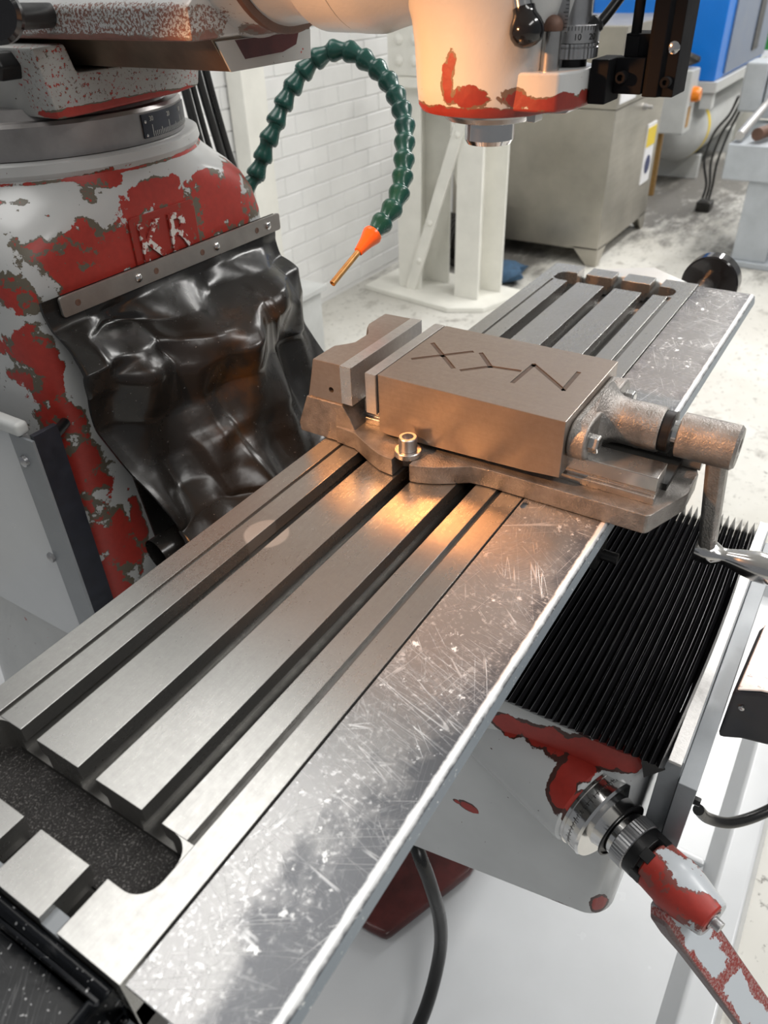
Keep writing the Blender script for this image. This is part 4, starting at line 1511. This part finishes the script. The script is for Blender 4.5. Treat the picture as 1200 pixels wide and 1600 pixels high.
for z in (-.005, -0.16):
    bm = B()
    lathe(bm, (0.3379, 0.56 if z < -.1 else .54, z), (-1, 0, 0), [(0, .0075), (.004, .0070), (.006, .003)], 6 if z < -.1 else 24)
    fin('panel_screw', bm, M['satin'], gp)

# ------------------------------------------------------------------ drip tray round the machine foot
dt = thing('drip_tray', 'large white enamel drip tray on the floor under the machine', 'drip tray', (0.6, 0.4, FZ))
bm = B()
box(bm, -0.6, 1.7, -0.30, 1.6, FZ + 0.002, FZ + 0.022)
fin('tray_bottom', bm, M['whitetray'], dt)
bm = B()
prism(bm, [(-0.30, FZ + 0.022), (-0.325, FZ + 0.07), (-0.375, FZ + 0.07), (-0.39, FZ + 0.002), (-0.30, FZ + 0.002)], 'x', -0.6, 1.7)
fin('front_rim', bm, M['whitetray'], dt, bevel=0.006)
bm = B()
prism(bm, [(1.70, FZ + 0.002), (1.70, FZ + 0.022), (1.72, FZ + 0.07), (1.76, FZ + 0.07), (1.77, FZ + 0.002)], 'y', -0.39, 1.6)
fin('end_rim', bm, M['whitetray'], dt, bevel=0.006)
bm = B()
box(bm, 0.86, 0.875, -0.30, 0.05, FZ + 0.0221, FZ + 0.034)
fin('tray_rib', bm, M['whitetray'], dt, bevel=0.004)

# ------------------------------------------------------------------ background: lattice stanchion
ss = thing('steel_stanchion', 'cream riveted lattice steel stanchion standing against the brick wall', 'steel column', (3.3, 1.57, FZ))
bm = B()
prism(bm, [(3.11, 1.46), (3.20, 2.0), (3.62, 1.98), (3.50, 1.20), (3.19, 1.30)], 'z', FZ, FZ + 0.025)
fin('base_plate', bm, M['creamsteel'], ss, bevel=0.004)
for y0, y1, yf in ((1.70, 1.83, 1.62), (1.375, 1.505, 1.32)):
    bm = B()
    box(bm, 3.27, 3.285, y0, y1, FZ + 0.025, 2.0)
    box(bm, 3.285, 3.42, y0 + .055, y0 + .07, FZ + 0.025, 2.0)
    box(bm, 3.42, 3.435, yf, y1, FZ + 0.025, 2.0)
    fin('flanged_post', bm, M['creamsteel'], ss, bevel=0.002)
def lace(a, b, x0, x1):
    bm = B()
    a, b = Vector((0, *a)), Vector((0, *b))
    d = (b - a).normalized()
    n = Vector((0, -d.z, d.y)) * 0.028
    pts = [a + n, a - n, b - n, b + n]
    prism(bm, [(p.y, p.z) for p in pts], 'x', x0, x1)
    return fin('lacing_bar', bm, M['creamsteel'], ss, bevel=0.002)
l1 = lace((1.755, -0.93), (1.46, -0.06), 3.255, 3.269)
lace((1.66, -0.15), (1.40, -0.93), 3.436, 3.45)
for p in ((1.70, -0.77), (1.50, -0.18), (1.64, -0.58)):
    bm = B()
    lathe(bm, (3.2548, p[0], p[1]), (-1, 0, 0), [(0, .014), (.006, .012), (.010, .006), (.011, .001)], 16)
    fin('rivet', bm, M['creamsteel'], l1)
bm = B()
box(bm, 3.257, 3.269, 1.35, 1.86, 0.04, 0.9)
gu = fin('gusset_plate', bm, M['creamsteel'], ss, bevel=0.003)
bm = B()
box(bm, 3.22, 3.269, 1.32, 1.89, 0.0, 0.038)
fin('ledge_bar', bm, M['creamsteel'], ss, bevel=0.004)
for y in (1.72, 1.80, 1.41, 1.49):
    for z in (0.10, 0.18, 0.26):
        bm = B()
        lathe(bm, (3.2568, y, z), (-1, 0, 0), [(0, .022), (.008, .019), (.014, .010), (.016, .001)], 18)
        fin('rivet', bm, M['creamsteel'], gu)

# stainless tank
BX, BY = 4.076, 1.051
st = thing('stainless_tank', 'dull stainless steel tank on tapered legs beside the stanchion', 'tank', (4.5, 1.45, FZ))
bm = B()
box(bm, BX, 4.95, BY, 1.95, FZ + 0.085, FZ + 0.775)
fin('tank_body', bm, M['stainless'], st, bevel=0.006)
bm = B()
box(bm, BX - .004, 4.955, BY - .004, 1.955, FZ + 0.777, FZ + 1.13)
ld_ = fin('tank_lid', bm, M['stainless'], st, bevel=0.008)
for x, y in ((BX, BY), (4.95, BY), (BX, 1.95), (4.95, 1.95)):
    sx = 1 if x < 4.5 else -1
    sy = 1 if y < 1.5 else -1
    bm = B()
    loft(bm, [[(x + sx * a, y + sy * b, z) for a, b in ((0, 0), (wd, 0), (wd, .012), (.012, .012), (.012, wd), (0, wd))] for z, wd in ((FZ, .055), (FZ + .10, .15))])
    fin('tank_leg', bm, M['stainless'], st, bevel=0.002)
bm = B()
box(bm, 4.10, 4.35, BY - .008, BY - .004, FZ + 0.80, FZ + 0.87)
fin('name_label', bm, M['paper'], ld_)
bm = B()
box(bm, 4.70, 4.86, BY - .006, BY, FZ + 0.30, FZ + 0.62)
lb = fin('warning_label', bm, M['paper'], st)
bm = B()
box(bm, 4.70, 4.86, BY - .008, BY - .006, FZ + 0.50, FZ + 0.60)
fin('yellow_panel', bm, M['yellow'], lb)
bm = B()
lathe(bm, (4.78, BY - .006, FZ + .40), (0, -1, 0), [(0, .05), (.002, .05)], 24)
fin('round_mark', bm, M['inkblue'], lb)
bm = B()
box(bm, 4.72, 4.90, BY - .010, BY - .0045, FZ + 0.85, FZ + 1.08)
fin('yellow_label', bm, M['yellow'], ld_)
bm = B()
lathe(bm, (4.55, BY, FZ + 0.73), (0, -1, 0), [(0, .016), (.02, .016), (.022, .010), (.05, .010)], 16)
fin('lid_catch', bm, M['satin'], st)

# pump motor and rag under the tank
pm = thing('pump_motor', 'dark finned pump motor on the floor under the stainless tank', 'motor', (4.0, 1.75, FZ))
bm = B()
lathe(bm, (3.78, 1.62, FZ + .13), (0.35, 0.9, 0), [(0, .04), (.02, .09), (.05, .105), (.30, .105), (.33, .09), (.36, .03)], 28)
fin('motor_barrel', bm, M['grime'], pm)
for k in range(7):
    bm = B()
    d = Vector((0.35, 0.9, 0)).normalized()
    lathe(bm, Vector((3.78, 1.62, FZ + .13)) + d * (.07 + k * .032), d, [(0, .118), (.012, .118)], 28)
    fin('cooling_fin', bm, M['grime'], pm)
bm = B()
box(bm, 3.74, 3.98, 1.60, 1.95, FZ, FZ + .04)
fin('motor_foot', bm, M['grime'], pm, bevel=0.004)
bm = B()
bmesh.ops.create_icosphere(bm, subdivisions=3, radius=1)
for v in bm.verts:
    n = 1 + 0.22 * math.sin(v.co.x * 5 + v.co.y * 3) + 0.15 * math.sin(v.co.y * 9 + v.co.z * 4)
    v.co = Vector((3.66 + v.co.x * .10 * n, 1.42 + v.co.y * .12 * n, FZ + .05 + max(-1, v.co.z) * .05))
tag(fin('shop_rag', bm, M['cloth']), 'crumpled blue rag on the floor at the stanchion foot', 'rag')
# grey cabinet left of the vise
gc = thing('grey_cabinet', 'low grey metal cabinet on the floor behind the chip guard', 'cabinet', (2.2, 1.8, FZ))
bm = B()
box(bm, 1.86, 2.43, 1.70, 2.04, FZ, -0.66)
fin('cabinet_body', bm, M['lightgrey'], gc, bevel=0.006)
bm = B()
box(bm, 1.84, 2.45, 1.68, 2.045, -0.659, -0.635)
fin('cabinet_top', bm, M['lightgrey'], gc, bevel=0.004)
bm = B()
box(bm, 2.20, 2.204, 1.697, 1.6999, FZ + .02, -0.67)
fin('door_seam', bm, M['grime'], gc)

# compressor behind the tank
ac = thing('air_compressor', 'blue cabinet air compressor on a white receiver behind the tank', 'compressor', (6.5, 1.3, FZ))
bm = B()
lathe(bm, (6.02, 1.25, FZ + 0.36), (1, 0, 0), [(0, .02), (.02, .09), (.05, .15), (.10, .20), (.16, .215), (1.6, .215), (1.7, .15), (1.74, .02)], 48)
fin('receiver_tank', bm, M['lightgrey'], ac)
bm = B()
lathe(bm, (6.22, 1.25, FZ + 0.36), (1, 0, 0), [(0, .218), (.06, .218)], 48)
fin('yellow_band', bm, M['yellow'], ac)
bm = B()
box(bm, 5.98, 7.7, 0.985, 1.80, FZ + 0.62, FZ + 0.685)
box(bm, 6.0, 6.08, 1.0, 1.08, FZ + 0.52, FZ + 0.62)
fin('support_frame', bm, M['lightgrey'], ac, bevel=0.004)
bm = B()
box(bm, 6.0, 7.6, 1.01, 1.90, FZ + 0.686, FZ + 1.75)
cb_ = fin('blue_cabinet', bm, M['bluecab'], ac, bevel=0.01)
bm = B()
box(bm, 6.22, 7.58, 0.997, 1.009, FZ + 0.71, FZ + 1.74)
dr = fin('side_door', bm, M['bluegrey'], cb_, bevel=0.004)
bm = B()
box(bm, 7.0, 7.2, 0.990, 0.9965, FZ + 0.78, FZ + 1.1)
fin('vent_grille', bm, M['blackox'], cb_)
bm = B()
prism(bm, [(6.32, FZ + 1.16), (6.5, FZ + 1.14), (6.55, FZ + 1.4), (6.42, FZ + 1.42)], 'y', 0.992, 0.9965)
fin('yellow_sticker', bm, M['yellow'], cb_)
bm = B()
lathe(bm, (6.45, 0.996, FZ + 1.46), (0, -1, 0), [(0, .05), (.03, .05), (.05, .03), (.05, .001)], 20)
fin('stop_button', bm, plain('red_button', (0.6, 0.03, 0.03), 0.3), cb_)
for x in (6.35, 7.4):
    bm = B()
    box(bm, x, x + .06, 1.08, 1.42, FZ, FZ + .165)
    fin('tank_foot', bm, M['lightgrey'], ac, bevel=0.004)
cx = thing('control_box', 'pale grey control box with amber knob in front of the receiver', 'control box', (5.75, 1.3, FZ + .2))
bm = B()
box(bm, 5.66, 5.86, 1.08, 1.42, FZ + 0.41, FZ + 0.785)
fin('box_shell', bm, M['lightgrey'], cx, bevel=0.012)
bm = B()
lathe(bm, (5.76, 1.08, FZ + 0.64), (0, -1, 0), [(0, .045), (.03, .045), (.05, .035), (.05, .001)], 24)
fin('amber_knob', bm, M['amber'], cx)
bm = B()
box(bm, 5.70, 5.76, 1.075, 1.0799, FZ + .45, FZ + .57)
fin('rust_mark', bm, plain('rust_stain', (0.42, 0.25, 0.10), 0.6), cx)
bm = B()
box(bm, 5.72, 5.76, 1.22, 1.26, FZ, FZ + .41)
fin('box_leg', bm, M['brass'], cx, bevel=0.004)
bm = B()
bmesh.ops.create_icosphere(bm, subdivisions=3, radius=1)
for v in bm.verts:
    n = 1 + 0.25 * math.sin(v.co.x * 6 + v.co.y * 4)
    v.co = Vector((5.76 + v.co.x * .11 * n, 1.26 + v.co.y * .16 * n, FZ + .838 + v.co.z * .045 * n))
tag(fin('dark_cloth', bm, M['grime']), 'dark oily cloth heaped on the pale control box', 'cloth')
# gas cylinder
gy = thing('gas_cylinder', 'green and white gas cylinder behind the blue compressor', 'gas cylinder', (8.4, 1.2, FZ))
bm = B()
lathe(bm, (8.4, 1.12, FZ), (0, 0, 1), [(0, .11), (.9, .115), (1.05, .10), (1.15, .05), (1.2, .03)], 28)
fin('cylinder_body', bm, M['gasgreen'], gy)
bm = B()
lathe(bm, (8.4, 1.12, FZ + .55), (0, 0, 1), [(0, .118), (.12, .118)], 28)
fin('cylinder_band', bm, M['paper'], gy)
bm = B()
lathe(bm, (7.9, 0.95, FZ), (0, 0, 1), [(0, .17), (.02, .20), (.5, .20), (.53, .17), (.53, .02)], 32)
tag(fin('cream_drum', bm, M['creamsteel']), 'cream drum standing on the floor behind the grey machine', 'drum')

# grey machine at right
gm = thing('grey_machine', 'grey painted machine frame with upright box at the right edge', 'machine', (4.9, 0.1, FZ))
bm = B()
box(bm, 4.45, 4.62, 0.25, 0.425, FZ + .03, FZ + 0.43)
box(bm, 4.42, 4.64, -0.6, 0.44, FZ, FZ + 0.03)
fin('frame_leg', bm, M['greymach'], gm, bevel=0.006)
bm = B()
box(bm, 4.43, 5.2, -0.7, 0.56, FZ + 0.431, FZ + 0.60)
fm = fin('frame_beam', bm, M['greymach'], gm, bevel=0.008)
bm = B()
box(bm, 4.50, 5.15, -0.6, 0.36, FZ + 0.6001, FZ + 0.612)
fin('bed_plate', bm, M['rust'], gm)
bm = B()
cyl(bm, (4.46, 0.52, FZ + .635), (5.05, 0.50, FZ + .72), 0.022)
fin('rod', bm, M['alu'], gm)
bm = B()
cyl(bm, (4.47, 0.44, FZ + .645), (5.0, 0.30, FZ + .650), 0.030)
fin('rod', bm, M['rust'], gm)
bm = B()
box(bm, 5.05, 5.27, 0.545, 0.665, FZ + 0.655, FZ + 0.90)
fin('upright_box', bm, M['greymach'], gm, bevel=0.015)
bm = B()
box(bm, 5.07, 5.27, 0.36, 0.54, FZ + 0.625, FZ + 0.86)
fin('upright_arm', bm, M['greymach'], gm, bevel=0.012)
bm = B()
box(bm, 4.9, 5.15, -0.5, 0.34, FZ + 0.613, FZ + 0.66)
fin('dark_slide', bm, M['grime'], gm)
# loose wires
for k, (dx, dy, wl) in enumerate(((0, 0, 'straightest'), (.03, .05, 'widest looping'), (-.04, -.045, 'shortest looping'))):
    bm = B()
    tube(bm, [(5.30 + dx * .3, .69 + dy * .5, FZ + .70), (5.42 + dx, .74 + dy * .6, FZ + .58), (5.48 + dx, .80 + dy, FZ + .46), (5.5 + dx, .83 + dy, FZ + .30), (5.5 + dx * .5, .81 + dy * .5, FZ + .16), (5.5 + dx * .6, .815 + dy * .5, FZ + .07)], 0.008, 8)
    tag(fin('loose_wire', bm, M['cable']), '%s of the dark wires dangling left of the grey machine' % wl, 'wire', 'wires by the grey machine')
bm = B()
box(bm, 5.44, 5.56, .77, .86, FZ, FZ + .06)
tag(fin('wire_plug', bm, M['grime'], bevel=.008), 'dark plug on the floor at the end of the loose wires', 'plug')
